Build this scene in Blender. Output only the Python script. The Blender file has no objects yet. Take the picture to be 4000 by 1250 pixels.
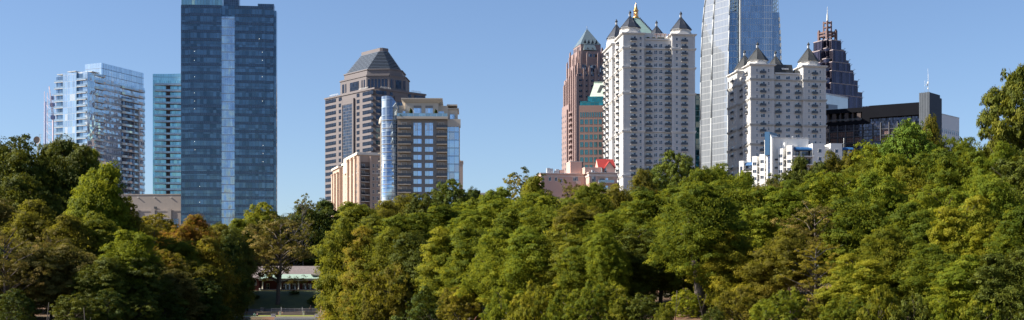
import bpy, math, random
import numpy as np
from mathutils import Vector, Matrix, Euler
random.seed(7); RNG = np.random.default_rng(11)
SC = bpy.context.scene; COL = SC.collection
F = 5000.0; HY = 1190.0; CZ = 3.3       # focal length in photo pixels, horizon row, eye height

# ------------------------------------------------------------------ camera, light, sky
cam = bpy.data.cameras.new("camera"); camo = bpy.data.objects.new("camera", cam); COL.objects.link(camo)
cam.lens = 45.0; cam.sensor_width = 36.0; cam.shift_y = 565/4000.0
cam.clip_start = 0.5; cam.clip_end = 9000
camo.location = (0, 0, CZ); camo.rotation_euler = (math.radians(90), 0, 0)
SC.camera = camo
SUN_EL = math.radians(38); SUN_AZ = math.radians(6)      # from the left, a little towards the camera
S = Vector((-math.cos(SUN_AZ)*math.cos(SUN_EL), -math.sin(SUN_AZ)*math.cos(SUN_EL), math.sin(SUN_EL)))
sl = bpy.data.lights.new("sun", 'SUN'); sl.energy = 5.0; sl.angle = math.radians(0.53); sl.color = (1.0, 0.92, 0.80)
so = bpy.data.objects.new("sun", sl); COL.objects.link(so); so.rotation_euler = S.to_track_quat('Z', 'Y').to_euler()
so.location = (-300, -50, 300)
w = bpy.data.worlds.new("World"); SC.world = w; w.use_nodes = True
nt = w.node_tree; nt.nodes.clear()
sky = nt.nodes.new("ShaderNodeTexSky"); sky.sky_type = 'NISHITA'; sky.sun_disc = False
sky.sun_elevation = SUN_EL; sky.sun_rotation = math.atan2(S.x, S.y)
sky.altitude = 300; sky.air_density = 1.0; sky.dust_density = 0.6; sky.ozone_density = 4.0
bg = nt.nodes.new("ShaderNodeBackground"); bg.inputs[1].default_value = 0.068
out = nt.nodes.new("ShaderNodeOutputWorld")
sk = nt.nodes.new('ShaderNodeMix'); sk.data_type = 'RGBA'; sk.blend_type = 'MULTIPLY'; sk.inputs[0].default_value = 1.0
sk.inputs[7].default_value = (0.98, 0.98, 1.05, 1); nt.links.new(sky.outputs[0], sk.inputs[6]); nt.links.new(sk.outputs[2], bg.inputs[0]); nt.links.new(bg.outputs[0], out.inputs[0])
SC.view_settings.view_transform = 'Standard'; SC.view_settings.look = 'None'
SC.view_settings.exposure = 1.08; SC.view_settings.gamma = 1.0
SC.cycles.max_bounces = 6; SC.cycles.diffuse_bounces = 4; SC.cycles.glossy_bounces = 3
SC.cycles.transmission_bounces = 4; SC.cycles.transparent_max_bounces = 6

# ------------------------------------------------------------------ tags and mesh helpers
def tag(o, label=None, cat=None, group=None, kind=None):
    if label: o['label'] = label
    if cat: o['category'] = cat
    if group: o['group'] = group
    if kind: o['kind'] = kind
    return o
def empty(name, loc=(0,0,0), rz=0.0, label=None, cat=None, group=None):
    o = bpy.data.objects.new(name, None); COL.objects.link(o)
    o.empty_display_size = 1.0
    o.location = loc; o.rotation_euler = (0, 0, rz); return tag(o, label, cat, group)
def link(name, me, parent=None, loc=None, rot=None):
    o = bpy.data.objects.new(name, me); COL.objects.link(o)
    if parent: o.parent = parent
    if loc is not None: o.location = loc
    if rot is not None: o.rotation_euler = rot
    return o
class MB:
    """collects faces; build() makes one mesh object"""
    def __init__(s): s.v = []; s.f = []; s.m = []; s.smooth = []
    def quad(s, pts, m=0, sm=False):
        n = len(s.v); s.v += [tuple(p) for p in pts]; s.f.append(tuple(range(n, n+len(pts)))); s.m.append(m); s.smooth.append(sm); return s
    def box(s, x0, x1, y0, y1, z0, z1, m=0, top=None):
        if x1 < x0: x0, x1 = x1, x0
        if y1 < y0: y0, y1 = y1, y0
        n = len(s.v)
        s.v += [(x0,y0,z0),(x1,y0,z0),(x1,y1,z0),(x0,y1,z0),(x0,y0,z1),(x1,y0,z1),(x1,y1,z1),(x0,y1,z1)]
        for i, q in enumerate([(0,3,2,1),(4,5,6,7),(0,1,5,4),(1,2,6,5),(2,3,7,6),(3,0,4,7)]):
            s.f.append(tuple(n+k for k in q)); s.m.append(top if (top is not None and i == 1) else m); s.smooth.append(False)
        return s
    def frustum(s, b0, z0, b1, z1, m=0):      # b = (x0,x1,y0,y1)
        n = len(s.v)
        for b, z in ((b0, z0), (b1, z1)):
            s.v += [(b[0],b[2],z),(b[1],b[2],z),(b[1],b[3],z),(b[0],b[3],z)]
        for q in [(0,3,2,1),(4,5,6,7),(0,1,5,4),(1,2,6,5),(2,3,7,6),(3,0,4,7)]:
            s.f.append(tuple(n+k for k in q)); s.m.append(m); s.smooth.append(False)
        return s
    def prism(s, poly, z0, z1, m=0, top=None, sm=False):    # poly counter-clockwise from above
        n = len(s.v); k = len(poly)
        zt = z1 if hasattr(z1, '__len__') else [z1]*k
        s.v += [(p[0],p[1],z0) for p in poly] + [(p[0],p[1],zt[i]) for i, p in enumerate(poly)]
        for i in range(k):
            j = (i+1) % k; s.f.append((n+i,n+j,n+k+j,n+k+i)); s.m.append(m); s.smooth.append(sm)
        s.f.append(tuple(n+k+i for i in range(k))); s.m.append(m if top is None else top); s.smooth.append(False)
        s.f.append(tuple(n+i for i in reversed(range(k)))); s.m.append(m); s.smooth.append(False)
        return s
    def rings(s, rings, m=0, cap=True, sm=False):     # list of point rings, same count
        n = len(s.v); k = len(rings[0])
        for r in rings: s.v += [tuple(p) for p in r]
        for a in range(len(rings)-1):
            for i in range(k):
                j = (i+1) % k; s.f.append((n+a*k+i, n+a*k+j, n+(a+1)*k+j, n+(a+1)*k+i)); s.m.append(m); s.smooth.append(sm)
        if cap:
            s.f.append(tuple(n+i for i in reversed(range(k)))); s.m.append(m); s.smooth.append(False)
            e = n+(len(rings)-1)*k; s.f.append(tuple(e+i for i in range(k))); s.m.append(m); s.smooth.append(False)
        return s
    def tube(s, pts, rad, k=6, m=0):
        pts = [Vector(p) for p in pts]; R = []
        for i, p in enumerate(pts):
            d = (pts[min(i+1,len(pts)-1)] - pts[max(i-1,0)]).normalized()
            a = d.orthogonal().normalized() if i == 0 else (a - a.dot(d)*d).normalized()
            b = d.cross(a); r = rad[i] if hasattr(rad, '__len__') else rad
            R.append([p + r*(math.cos(2*math.pi*q/k)*a + math.sin(2*math.pi*q/k)*b) for q in range(k)])
        return s.rings(R, m, True, True)
    def lathe(s, prof, c=(0,0), k=16, m=0, z0=0):
        return s.rings([[(c[0]+r*math.cos(2*math.pi*i/k), c[1]+r*math.sin(2*math.pi*i/k), z0+z) for i in range(k)] for r, z in prof], m, True, True)
    def mesh(s, name, mats):
        me = bpy.data.meshes.new(name); me.from_pydata(s.v, [], s.f)
        for mt in mats: me.materials.append(mt)
        me.polygons.foreach_set('material_index', s.m)
        me.polygons.foreach_set('use_smooth', s.smooth); me.update(); return me
    def build(s, name, mats, parent=None, loc=None, rot=None):
        if not isinstance(mats, (list, tuple)): mats = [mats]
        return link(name, s.mesh(name, mats), parent, loc, rot)

# ------------------------------------------------------------------ materials
def nm(name):
    m = bpy.data.materials.new(name); m.use_nodes = True; t = m.node_tree
    p = t.nodes['Principled BSDF']; return m, t, p
def N(t, ty, **kw):
    n = t.nodes.new('ShaderNode'+ty)
    for k, v in kw.items():
        if k.startswith('i'): n.inputs[int(k[1:])].default_value = v
        else: setattr(n, k, v)
    return n
def M(t, op, a, b=None):
    n = t.nodes.new('ShaderNodeMath'); n.operation = op
    for i, x in enumerate((a, b)):
        if x is None: continue
        if isinstance(x, (int, float)): n.inputs[i].default_value = x
        else: t.links.new(x, n.inputs[i])
    return n.outputs[0]
def MIX(t, f, a, b, bt='MIX'):
    n = t.nodes.new('ShaderNodeMix'); n.data_type = 'RGBA'; n.blend_type = bt
    if isinstance(f, (int, float)): n.inputs[0].default_value = f
    else: t.links.new(f, n.inputs[0])
    for i, x in ((6, a), (7, b)):
        if isinstance(x, tuple): n.inputs[i].default_value = (x[0], x[1], x[2], 1)
        else: t.links.new(x, n.inputs[i])
    return n.outputs[2]
def rgb(c): return (c[0], c[1], c[2], 1)
def mat_plain(name, c, rough=0.7, metal=0.0, var=0.15, scale=0.6, spec=0.4, joint=None, jd=0.6, jw=0.06, streak=0.0, ujoint=None):
    """painted / stone / metal surface: noise tone, optional joints every `joint` metres, weather streaks"""
    m, t, p = nm(name); tc = N(t, 'TexCoord'); L = t.links
    no = N(t, 'TexNoise'); no.inputs['Scale'].default_value = scale; no.inputs['Detail'].default_value = 5
    L.new(tc.outputs['Object'], no.inputs['Vector'])
    f = M(t, 'MULTIPLY', M(t, 'SUBTRACT', no.outputs[0], 0.5), var*2)
    f = M(t, 'ADD', f, 1.0)
    if streak:
        mp = N(t, 'Mapping'); mp.inputs['Scale'].default_value = (0.9, 0.9, 0.05); L.new(tc.outputs['Object'], mp.inputs[0])
        n2 = N(t, 'TexNoise'); n2.inputs['Scale'].default_value = 1.0; n2.inputs['Detail'].default_value = 4; L.new(mp.outputs[0], n2.inputs['Vector'])
        f = M(t, 'ADD', f, M(t, 'MULTIPLY', M(t, 'SUBTRACT', n2.outputs[0], 0.5), streak*2))
    if joint or ujoint:
        sx = N(t, 'SeparateXYZ'); L.new(tc.outputs['Object'], sx.inputs[0])
        if joint:
            g = M(t, 'LESS_THAN', M(t, 'FRACT', M(t, 'DIVIDE', sx.outputs[2], joint)), jw/joint)
            f = M(t, 'MULTIPLY', f, M(t, 'SUBTRACT', 1.0, M(t, 'MULTIPLY', g, 1-jd)))
        if ujoint:
            u = M(t, 'ADD', sx.outputs[0], sx.outputs[1])
            g = M(t, 'LESS_THAN', M(t, 'FRACT', M(t, 'DIVIDE', u, ujoint)), jw/ujoint)
            f = M(t, 'MULTIPLY', f, M(t, 'SUBTRACT', 1.0, M(t, 'MULTIPLY', g, 1-jd)))
    vm = N(t, 'VectorMath', operation='SCALE'); vm.inputs[0].default_value = c; L.new(f, vm.inputs['Scale'])
    L.new(vm.outputs[0], p.inputs['Base Color'])
    p.inputs['Roughness'].default_value = rough; p.inputs['Metallic'].default_value = metal
    p.inputs['Specular IOR Level'].default_value = spec
    return m
def mat_glass(name, tint, pw=1.5, ph=3.6, var=0.3, mull=(0.3,0.32,0.34), mw=0.08, mh=0.12, band=0.0, bandc=(0.1,0.1,0.1),
              rough=0.06, metal=0.9, wob=0.25, curt=None, ux=1.0, uy=1.0, big=0.0, z0=0.0):
    """reflective curtain-wall glazing: panes of slightly different tint and tilt, mullions, spandrel band"""
    m, t, p = nm(name); L = t.links; tc = N(t, 'TexCoord')
    sx = N(t, 'SeparateXYZ'); L.new(tc.outputs['Object'], sx.inputs[0])
    u = M(t, 'ADD', M(t, 'MULTIPLY', sx.outputs[0], ux), M(t, 'MULTIPLY', sx.outputs[1], uy)); v = M(t, 'ADD', sx.outputs[2], z0)
    un = M(t, 'DIVIDE', u, pw); vn = M(t, 'DIVIDE', v, ph)
    cb = N(t, 'CombineXYZ'); L.new(M(t, 'FLOOR', un), cb.inputs[0]); L.new(M(t, 'FLOOR', vn), cb.inputs[1])
    wn = N(t, 'TexWhiteNoise', noise_dimensions='3D'); L.new(cb.outputs[0], wn.inputs['Vector'])
    f = M(t, 'ADD', M(t, 'MULTIPLY', M(t, 'SUBTRACT', wn.outputs['Value'], 0.5), var*2), 1.0)
    if big:
        no = N(t, 'TexNoise'); no.inputs['Scale'].default_value = 0.05; L.new(tc.outputs['Object'], no.inputs['Vector'])
        f = M(t, 'ADD', f, M(t, 'MULTIPLY', M(t, 'SUBTRACT', no.outputs[0], 0.5), big*2))
    vm = N(t, 'VectorMath', operation='SCALE'); vm.inputs[0].default_value = tint; L.new(f, vm.inputs['Scale'])
    col = vm.outputs[0]; met = metal
    if curt:      # drawn curtains behind some panes
        g = M(t, 'GREATER_THAN', wn.outputs['Value'], 1-curt[1]); col = MIX(t, g, col, curt[0])
        met = M(t, 'MULTIPLY', M(t, 'SUBTRACT', 1.0, M(t, 'MULTIPLY', g, 0.6)), metal)
    mk = M(t, 'MAXIMUM', M(t, 'LESS_THAN', M(t, 'FRACT', un), mw/pw), M(t, 'LESS_THAN', M(t, 'FRACT', vn), mh/ph))
    if band:
        bm = M(t, 'LESS_THAN', M(t, 'FRACT', M(t, 'ADD', vn, 0.15)), band/ph); col = MIX(t, bm, col, bandc)
    col = MIX(t, mk, col, mull); L.new(col, p.inputs['Base Color'])
    mm = M(t, 'MULTIPLY', M(t, 'SUBTRACT', 1.0, mk), met); L.new(mm, p.inputs['Metallic'])
    L.new(M(t, 'ADD', M(t, 'MULTIPLY', mk, 0.4), rough), p.inputs['Roughness'])
    if wob:
        no = N(t, 'TexNoise'); no.inputs['Scale'].default_value = 0.35; no.inputs['Detail'].default_value = 2; L.new(tc.outputs['Object'], no.inputs['Vector'])
        geo = N(t, 'NewGeometry'); s1 = N(t, 'VectorMath', operation='SUBTRACT'); L.new(no.outputs['Color'], s1.inputs[0]); s1.inputs[1].default_value = (.5,.5,.5)
        w1 = N(t, 'VectorMath', operation='SUBTRACT'); L.new(wn.outputs['Color'], w1.inputs[0]); w1.inputs[1].default_value = (.5,.5,.5)
        w2 = N(t, 'VectorMath', operation='SCALE'); L.new(w1.outputs[0], w2.inputs[0]); w2.inputs['Scale'].default_value = wob*0.10
        s2 = N(t, 'VectorMath', operation='SCALE'); L.new(s1.outputs[0], s2.inputs[0]); s2.inputs['Scale'].default_value = wob*0.35
        a1 = N(t, 'VectorMath', operation='ADD'); L.new(geo.outputs['Normal'], a1.inputs[0]); L.new(s2.outputs[0], a1.inputs[1])
        a2 = N(t, 'VectorMath', operation='ADD'); L.new(a1.outputs[0], a2.inputs[0]); L.new(w2.outputs[0], a2.inputs[1])
        nn = N(t, 'VectorMath', operation='NORMALIZE'); L.new(a2.outputs[0], nn.inputs[0]); L.new(nn.outputs[0], p.inputs['Normal'])
    return m

# ------------------------------------------------------------------ terrain
SHX = [-1500, 500, 700, 850, 885, 1255, 1285, 1400, 1600, 1900, 2500, 3200, 5500]
SHY = [112, 128, 160, 185, 296, 296, 176, 168, 150, 128, 110, 101, 90]
def sstep(a, b, x): t = np.clip((x-a)/(b-a), 0, 1); return t*t*(3-2*t)
def ground(x, y):
    x = np.asarray(x, float); y = np.asarray(y, float)
    px = 2000 + F*x/np.maximum(y, 20)
    sh = np.interp(px, SHX, SHY)
    d = y - sh
    lawn = 0.40 + 0.95*sstep(342, 345, y) + 6.0*sstep(353, 376, y) + 3.5*sstep(400, 480, y)
    lf = 0.5 + 0.055*np.maximum(d,0); lf = np.minimum(lf, 9) + sstep(240, 400, y)*2
    rt = 0.5 + 0.13*d; rt = np.where(rt > 8, 8+0.03*(rt-8), rt)
    kL = sstep(830, 890, px); kR = sstep(1255, 1300, px)
    h = lf*(1-kL) + lawn*kL*(1-kR) + rt*kR
    h = np.minimum(h, 13)
    bank = sstep(-0.2, 1.2, d)
    return np.where(d > 1.2, h, -1.5 + bank*(h+1.5))
def gz(x, y): return float(ground(x, y))
def X(px, D): return (px-2000)/F*D
def Z(py, D): return CZ + (HY-py)/F*D
# ------------------------------------------------------------------ setting: ground, lawn, lake, lake bed
def grid_mesh(name, xs, ys, mat, zoff=0.0):
    Xg, Yg = np.meshgrid(xs, ys); Zg = ground(Xg, Yg)+zoff
    nz = RNG.normal(0, 0.05, Zg.shape); nz[(Xg < 0) & (Yg > 290) & (Yg < 380)] = 0
    Zg = Zg + nz
    v = np.stack([Xg.ravel(), Yg.ravel(), Zg.ravel()], 1); nx = len(xs); ny = len(ys)
    i, j = np.meshgrid(np.arange(nx-1), np.arange(ny-1)); a = (j*nx+i).ravel()
    f = np.stack([a, a+1, a+nx+1, a+nx], 1)
    me = bpy.data.meshes.new(name); me.from_pydata(v.tolist(), [], f.tolist()); me.materials.append(mat)
    me.polygons.foreach_set('use_smooth', [True]*len(f)); me.update(); return me
def ground_mat():
    m, t, p = nm('leaf_litter'); L = t.links; tc = N(t, 'TexCoord')
    n1 = N(t, 'TexNoise'); n1.inputs['Scale'].default_value = 0.25; n1.inputs['Detail'].default_value = 6; L.new(tc.outputs['Object'], n1.inputs['Vector'])
    n2 = N(t, 'TexNoise'); n2.inputs['Scale'].default_value = 3.0; n2.inputs['Detail'].default_value = 6; L.new(tc.outputs['Object'], n2.inputs['Vector'])
    r = N(t, 'ValToRGB'); r.color_ramp.elements[0].position = .42; r.color_ramp.elements[0].color = (0.035,0.05,0.015,1)
    r.color_ramp.elements[1].position = .6; r.color_ramp.elements[1].color = (0.20,0.085,0.045,1); L.new(n1.outputs[0], r.inputs[0])
    c = MIX(t, n2.outputs[0], r.outputs[0], (0.09,0.06,0.035)); L.new(c, p.inputs['Base Color']); p.inputs['Roughness'].default_value = 0.95
    b = N(t, 'Bump'); b.inputs['Strength'].default_value = 0.6; L.new(n2.outputs[0], b.inputs['Height']); L.new(b.outputs[0], p.inputs['Normal'])
    return m
def grass_mat(name, a, b, sc=2.5):
    m, t, p = nm(name); L = t.links; tc = N(t, 'TexCoord')
    n1 = N(t, 'TexNoise'); n1.inputs['Scale'].default_value = sc; n1.inputs['Detail'].default_value = 8; L.new(tc.outputs['Object'], n1.inputs['Vector'])
    c = MIX(t, n1.outputs[0], a, b); L.new(c, p.inputs['Base Color']); p.inputs['Roughness'].default_value = 0.9
    bp = N(t, 'Bump'); bp.inputs['Strength'].default_value = 0.5; L.new(n1.outputs[0], bp.inputs['Height']); L.new(bp.outputs[0], p.inputs['Normal'])
    return m
xs = np.concatenate([[-3000,-1500,-800,-400,-250], np.arange(-180, 181, 2.5), [250,400,800,1500,3000]])
ys = np.concatenate([[-60, 0, 60, 80], np.arange(85, 400, 2.5), [410,430,460,500,700,1000,1800,5000]])
tag(link('ground', grid_mesh('ground', xs, ys, ground_mat())), kind='structure')
m, t, p = nm('lake_water'); p.inputs['Base Color'].default_value = (0.012,0.02,0.018,1); p.inputs['Roughness'].default_value = 0.05
tc = N(t, 'TexCoord'); no = N(t, 'TexNoise'); no.inputs['Scale'].default_value = 1.5; no.inputs['Detail'].default_value = 4
t.links.new(tc.outputs['Object'], no.inputs['Vector']); bp = N(t, 'Bump'); bp.inputs['Strength'].default_value = 0.25; bp.inputs['Distance'].default_value = 0.1
t.links.new(no.outputs[0], bp.inputs['Height']); t.links.new(bp.outputs[0], p.inputs['Normal'])
b = MB(); b.quad([(-400,-200,0.02),(400,-200,0.02),(400,330,0.02),(-400,330,0.02)]); 
tag(b.build('lake_water', m), kind='structure')
# bright strip of mown lawn between the two stone walls
def strip(name, px0, px1, d0, d1, z, mat, n=24):
    b = MB()
    for i in range(n):
        a0 = px0+(px1-px0)*i/n; a1 = px0+(px1-px0)*(i+1)/n
        b.quad([(X(a0,d0),d0,z),(X(a1,d0),d0,z),(X(a1,d1),d1,z),(X(a0,d1),d1,z)])
    return b.build(name, mat)
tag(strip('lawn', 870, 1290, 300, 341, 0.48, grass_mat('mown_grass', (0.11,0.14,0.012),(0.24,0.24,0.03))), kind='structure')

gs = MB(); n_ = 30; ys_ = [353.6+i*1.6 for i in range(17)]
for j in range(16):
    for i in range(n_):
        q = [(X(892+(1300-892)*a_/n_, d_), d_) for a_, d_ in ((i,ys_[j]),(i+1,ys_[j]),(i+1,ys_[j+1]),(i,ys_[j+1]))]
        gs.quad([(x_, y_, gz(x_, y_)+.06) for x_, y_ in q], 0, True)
tag(gs.build('grass_slope', grass_mat('shade_painted_grass', (0.018,0.032,0.008),(0.10,0.11,0.02), .35)), kind='structure')  # tree shade and lighter patches put into the slope's grass colour
# ------------------------------------------------------------------ trees
def leaf_mat(name, c0, c1, c2, tr=0.52):
    m, t, p = nm(name); L = t.links
    at = N(t, 'Attribute'); at.attribute_name = 'tint'
    oi = N(t, 'ObjectInfo')
    v = M(t, 'ADD', at.outputs['Fac'], M(t, 'MULTIPLY', M(t, 'SUBTRACT', oi.outputs['Random'], 0.5), 0.22))
    r = N(t, 'ValToRGB'); e = r.color_ramp.elements; e[0].position = 0.1; e[0].color = rgb(c0); e[1].position = 0.98; e[1].color = rgb(c2)
    k = e.new(0.55); k.color = rgb(c1); L.new(v, r.inputs[0])
    L.new(r.outputs[0], p.inputs['Base Color']); p.inputs['Roughness'].default_value = 0.6; p.inputs['Specular IOR Level'].default_value = 0.12
    tn = N(t, 'BsdfTranslucent'); g = MIX(t, 0.5, r.outputs[0], (0.30,0.28,0.02), 'MIX'); L.new(g, tn.inputs[0])
    mx = N(t, 'MixShader'); mx.inputs[0].default_value = tr; L.new(p.outputs[0], mx.inputs[1]); L.new(tn.outputs[0], mx.inputs[2])
    L.new(mx.outputs[0], t.nodes['Material Output'].inputs[0]); return m
PAL = {
 'green':  leaf_mat('leaf_green', (0.083,0.122,0.011),(0.163,0.198,0.017),(0.308,0.289,0.021)),
 'fresh':  leaf_mat('leaf_fresh', (0.127,0.176,0.014),(0.236,0.266,0.020),(0.436,0.395,0.029)),
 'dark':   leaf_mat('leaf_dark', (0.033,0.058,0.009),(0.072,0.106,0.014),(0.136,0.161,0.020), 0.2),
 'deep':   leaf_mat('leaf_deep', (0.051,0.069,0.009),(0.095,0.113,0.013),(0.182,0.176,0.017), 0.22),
  'yellow': leaf_mat('leaf_yellowgreen', (0.117,0.144,0.013),(0.223,0.219,0.019),(0.411,0.334,0.027)),
  'gold':   leaf_mat('leaf_gold', (0.211,0.191,0.014),(0.435,0.312,0.020),(0.680,0.439,0.031)),
 'olive':  leaf_mat('leaf_olive', (0.109,0.106,0.015),(0.200,0.167,0.021),(0.327,0.243,0.029)),
 'brown':  leaf_mat('leaf_brown', (0.093,0.086,0.020),(0.170,0.133,0.029),(0.282,0.184,0.045), 0.25),
 'rust':   leaf_mat('leaf_rust', (0.163,0.091,0.015),(0.364,0.113,0.020),(0.545,0.167,0.029)),
 'orange': leaf_mat('leaf_orange', (0.129,0.122,0.014),(0.235,0.150,0.020),(0.422,0.208,0.031)),
 'mixed':  leaf_mat('leaf_mixed', (0.097,0.119,0.012),(0.176,0.190,0.017),(0.299,0.209,0.025)),
 'lime':   leaf_mat('leaf_lime', (0.132,0.176,0.012),(0.246,0.275,0.019),(0.405,0.380,0.029)),
 'pine':   leaf_mat('needle_green', (0.054,0.091,0.009),(0.099,0.167,0.015),(0.200,0.258,0.021), 0.15),
}
BARK = mat_plain('bark', (0.075,0.06,0.048), 0.9, var=0.5, scale=4, streak=0.2)
BARKP = mat_plain('pale_bark', (0.13,0.115,0.10), 0.9, var=0.4, scale=4)
def leaf_mesh(name, P, Nn, size, tint, elong=1.5):
    n = len(P)
    a = np.cross(Nn, RNG.normal(size=(n,3))); a /= np.linalg.norm(a, axis=1)[:,None]+1e-9
    b = np.cross(Nn, a); b /= np.linalg.norm(b, axis=1)[:,None]+1e-9
    sz = size*RNG.uniform(0.55, 1.35, n)[:,None]
    k = 0.25*sz*Nn
    V = np.stack([P-a*sz*0.5*elong, P-b*sz*0.36+k, P+a*sz*0.5*elong, P+b*sz*0.36+k], 1).reshape(-1,3)
    me = bpy.data.meshes.new(name); me.vertices.add(4*n); me.vertices.foreach_set('co', V.ravel())
    me.loops.add(4*n); me.loops.foreach_set('vertex_index', np.arange(4*n, dtype=np.int32))
    me.polygons.add(n); me.polygons.foreach_set('loop_start', np.arange(0, 4*n, 4, dtype=np.int32))
    me.polygons.foreach_set('loop_total', np.full(n, 4, dtype=np.int32))
    me.update(calc_edges=True)
    at = me.attributes.new('tint', 'FLOAT', 'FACE'); at.data.foreach_set('value', tint.astype(np.float32))
    me.materials.append(PAL['green']); return me
TREEV = {}
def crown_profile(kind, t):         # t 0..1 up the crown -> relative radius
    def dome(pk, lo, n=2.3):
        up = np.power(np.clip(1-np.clip((t-pk)/(1-pk), 0, 1)**n, 0, 1), 1/2.1)
        dn = lo+(1-lo)*np.power(np.clip(t/pk, 0, 1), 0.7); return np.where(t > pk, up, dn)
    if kind == 'oak':   return dome(0.42, 0.55, 2.6)
    if kind == 'oval':  return dome(0.38, 0.60, 2.1)
    if kind == 'tall':  return dome(0.22, 0.75, 1.7)
    if kind == 'bush':  return dome(0.2, 0.85, 2.3)
    if kind == 'pine':  return dome(0.35, 0.55, 2.2)
    return np.ones_like(t)
def make_variant(key, kind, seed, **kw):
    if not kw.get('gap') and kw.get('ncl', 170) > 60: kw['ncl'] = int(kw.get('ncl', 170)*1.45)
    return make_variant_(key, kind, seed, **kw)
def make_variant_(key, kind, seed, H=15.0, R=5.5, base=0.18, ncl=170, nl=230, leaf=0.25, rc=(0.8,1.7), flat=0.6, gap=0.0, lobes=5, trunk_r=0.30, droop=0.15, pale=False, leaders=0):
    rng = np.random.default_rng(seed)
    zb = H*base; hc = H - zb
    # lumpy outline: a few big lobes, each a bulge of the profile
    ld = rng.uniform(0, 2*np.pi, lobes*2); lt = rng.uniform(0.1, 0.95, lobes*2); la = rng.uniform(0.10, 0.38, lobes*2)*rng.choice([1,1,-0.8], lobes*2)
    def rad(th, t):
        f = np.ones_like(th)
        for d, tt, a in zip(ld, lt, la):
            f = f + a*np.exp(-((np.angle(np.exp(1j*(th-d))))/0.65)**2 - ((t-tt)/0.2)**2)
        return crown_profile(kind, t)*R*f
    t = rng.uniform(0, 1, ncl)**0.85; th = rng.uniform(0, 2*np.pi, ncl)
    rho = 0.30+0.80*np.power(rng.uniform(0, 1, ncl), 0.5)
    rr = rad(th, t)*rho
    top = rng.uniform(-0.8, 0.5, ncl)*(t > 0.9)
    C = np.stack([rr*np.cos(th), rr*np.sin(th), zb+hc*t*0.93 - droop*rr*rho + top], 1)
    if leaders:       # several upright leaders, each with a dome of its own
        la_ = rng.uniform(0, 2*np.pi)+np.arange(leaders)*2*np.pi/leaders+rng.uniform(-.4,.4,leaders); ld_ = R*rng.uniform(.35,.68,leaders); lh = rng.uniform(.68,.98,leaders); lh[0] = 1.0; ld_[0] *= .35; lr = R*rng.uniform(.40,.62,leaders)
        w_ = rng.integers(0, leaders, ncl); b0 = rng.uniform(.0,.35,leaders)
        sel = rng.uniform(0,1,ncl) < .8; r2 = crown_profile('oval', t)*lr[w_]*(0.35+0.75*np.power(rng.uniform(0,1,ncl),.5))
        C2 = np.stack([ld_[w_]*np.cos(la_[w_])+r2*np.cos(th), ld_[w_]*np.sin(la_[w_])+r2*np.sin(th), zb+hc*(b0[w_]+(lh[w_]-b0[w_])*t)*.95-droop*r2], 1)
        C = np.where(sel[:,None], C2, C*np.array([.9,.9,.8])); rr = np.hypot(C[:,0],C[:,1])
    if gap: keep = rng.uniform(0,1,ncl) > gap; C = C[keep]; rr = rr[keep]; rho = rho[keep]; th = th[keep]; t = t[keep]
    n = len(C); rcl = rng.uniform(rc[0], rc[1], n)*(0.75+0.45*(1-np.abs(t-0.4)))
    ctint = rng.uniform(0, 1, n)
    # slow hue drift over the crown: one side / the top turns colour first
    d = rng.normal(size=3); d /= np.linalg.norm(d); drift = (C@d)/R*0.16
    P = []; NN = []; T = []
    for i in range(n):
        m = int(1.25*nl*(rcl[i]/1.2)**2*rng.uniform(0.6,1.3))
        # each clump is several small sprays
        ns = max(4, int(m/26)); sd = rng.normal(size=(ns,3)); sd /= np.linalg.norm(sd, axis=1)[:,None]; sd[:,2] = sd[:,2]*0.8+0.15
        sc = sd*rcl[i]*rng.uniform(0.4,1.2,(ns,1))*np.array([1,1,flat])
        idx = rng.integers(0, ns, m)
        q = rng.normal(size=(m,3)); q /= np.linalg.norm(q, axis=1)[:,None]
        q *= np.power(rng.uniform(0,1,(m,1)), 0.45)*rcl[i]*0.36*np.array([1.15,1.15,0.55])
        p = C[i] + sc[idx] + q
        p[:,2] -= 0.22*np.linalg.norm((sc[idx]+q)[:,:2], axis=1)*0.6
        o = sc[idx]/ (np.linalg.norm(sc[idx], axis=1)[:,None]+1e-6)
        nn = 0.95*o + 0.34*rng.normal(size=(m,3)) + np.array([-0.0,0,0.38]); nn /= np.linalg.norm(nn, axis=1)[:,None]
        P.append(p); NN.append(nn); T.append(np.clip(0.14+0.34*ctint[i]+drift[i]+0.26*rng.uniform(0,1,m)+0.16*rng.normal(size=ns)[idx], 0, 1))
    nf_ = int(0.10*sum(len(q) for q in P)); tf = rng.uniform(0.05,0.9,nf_); af = rng.uniform(0,2*np.pi,nf_); rf_ = rad(af, tf)*np.sqrt(rng.uniform(0,1,nf_))*0.88
    if not gap:
        P.append(np.stack([rf_*np.cos(af), rf_*np.sin(af), zb+hc*tf*0.93-droop*rf_*0.7], 1)); q = rng.normal(size=(nf_,3)); NN.append(q/np.linalg.norm(q,axis=1)[:,None]); T.append(rng.uniform(0.1,0.6,nf_))
    P = np.concatenate(P); NN = np.concatenate(NN); T = np.concatenate(T)
    P[:,2] = np.maximum(P[:,2], 0.15)
    me = leaf_mesh('crown_'+key, P, NN, leaf*0.78, T)
    # trunk with limbs reaching clump centres
    b = MB(); ff = 0.28 if base < 0.3 else base*0.9
    lean = rng.uniform(-0.5, 0.5, 2)
    tp = [(0,0,-1.0),(0.05,0,0.35),(lean[0]*0.3,lean[1]*0.3,H*ff*0.6),(lean[0],lean[1],H*ff),(lean[0]*1.5,lean[1]*1.5,H*0.6),(lean[0]*1.5,lean[1]*1.2,H*0.86)]
    b.tube(tp, [trunk_r*1.6,trunk_r*1.15,trunk_r,trunk_r*0.85,trunk_r*0.5,trunk_r*0.12], 8)
    order = rng.permutation(n)[:min(n, 46)]
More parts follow.
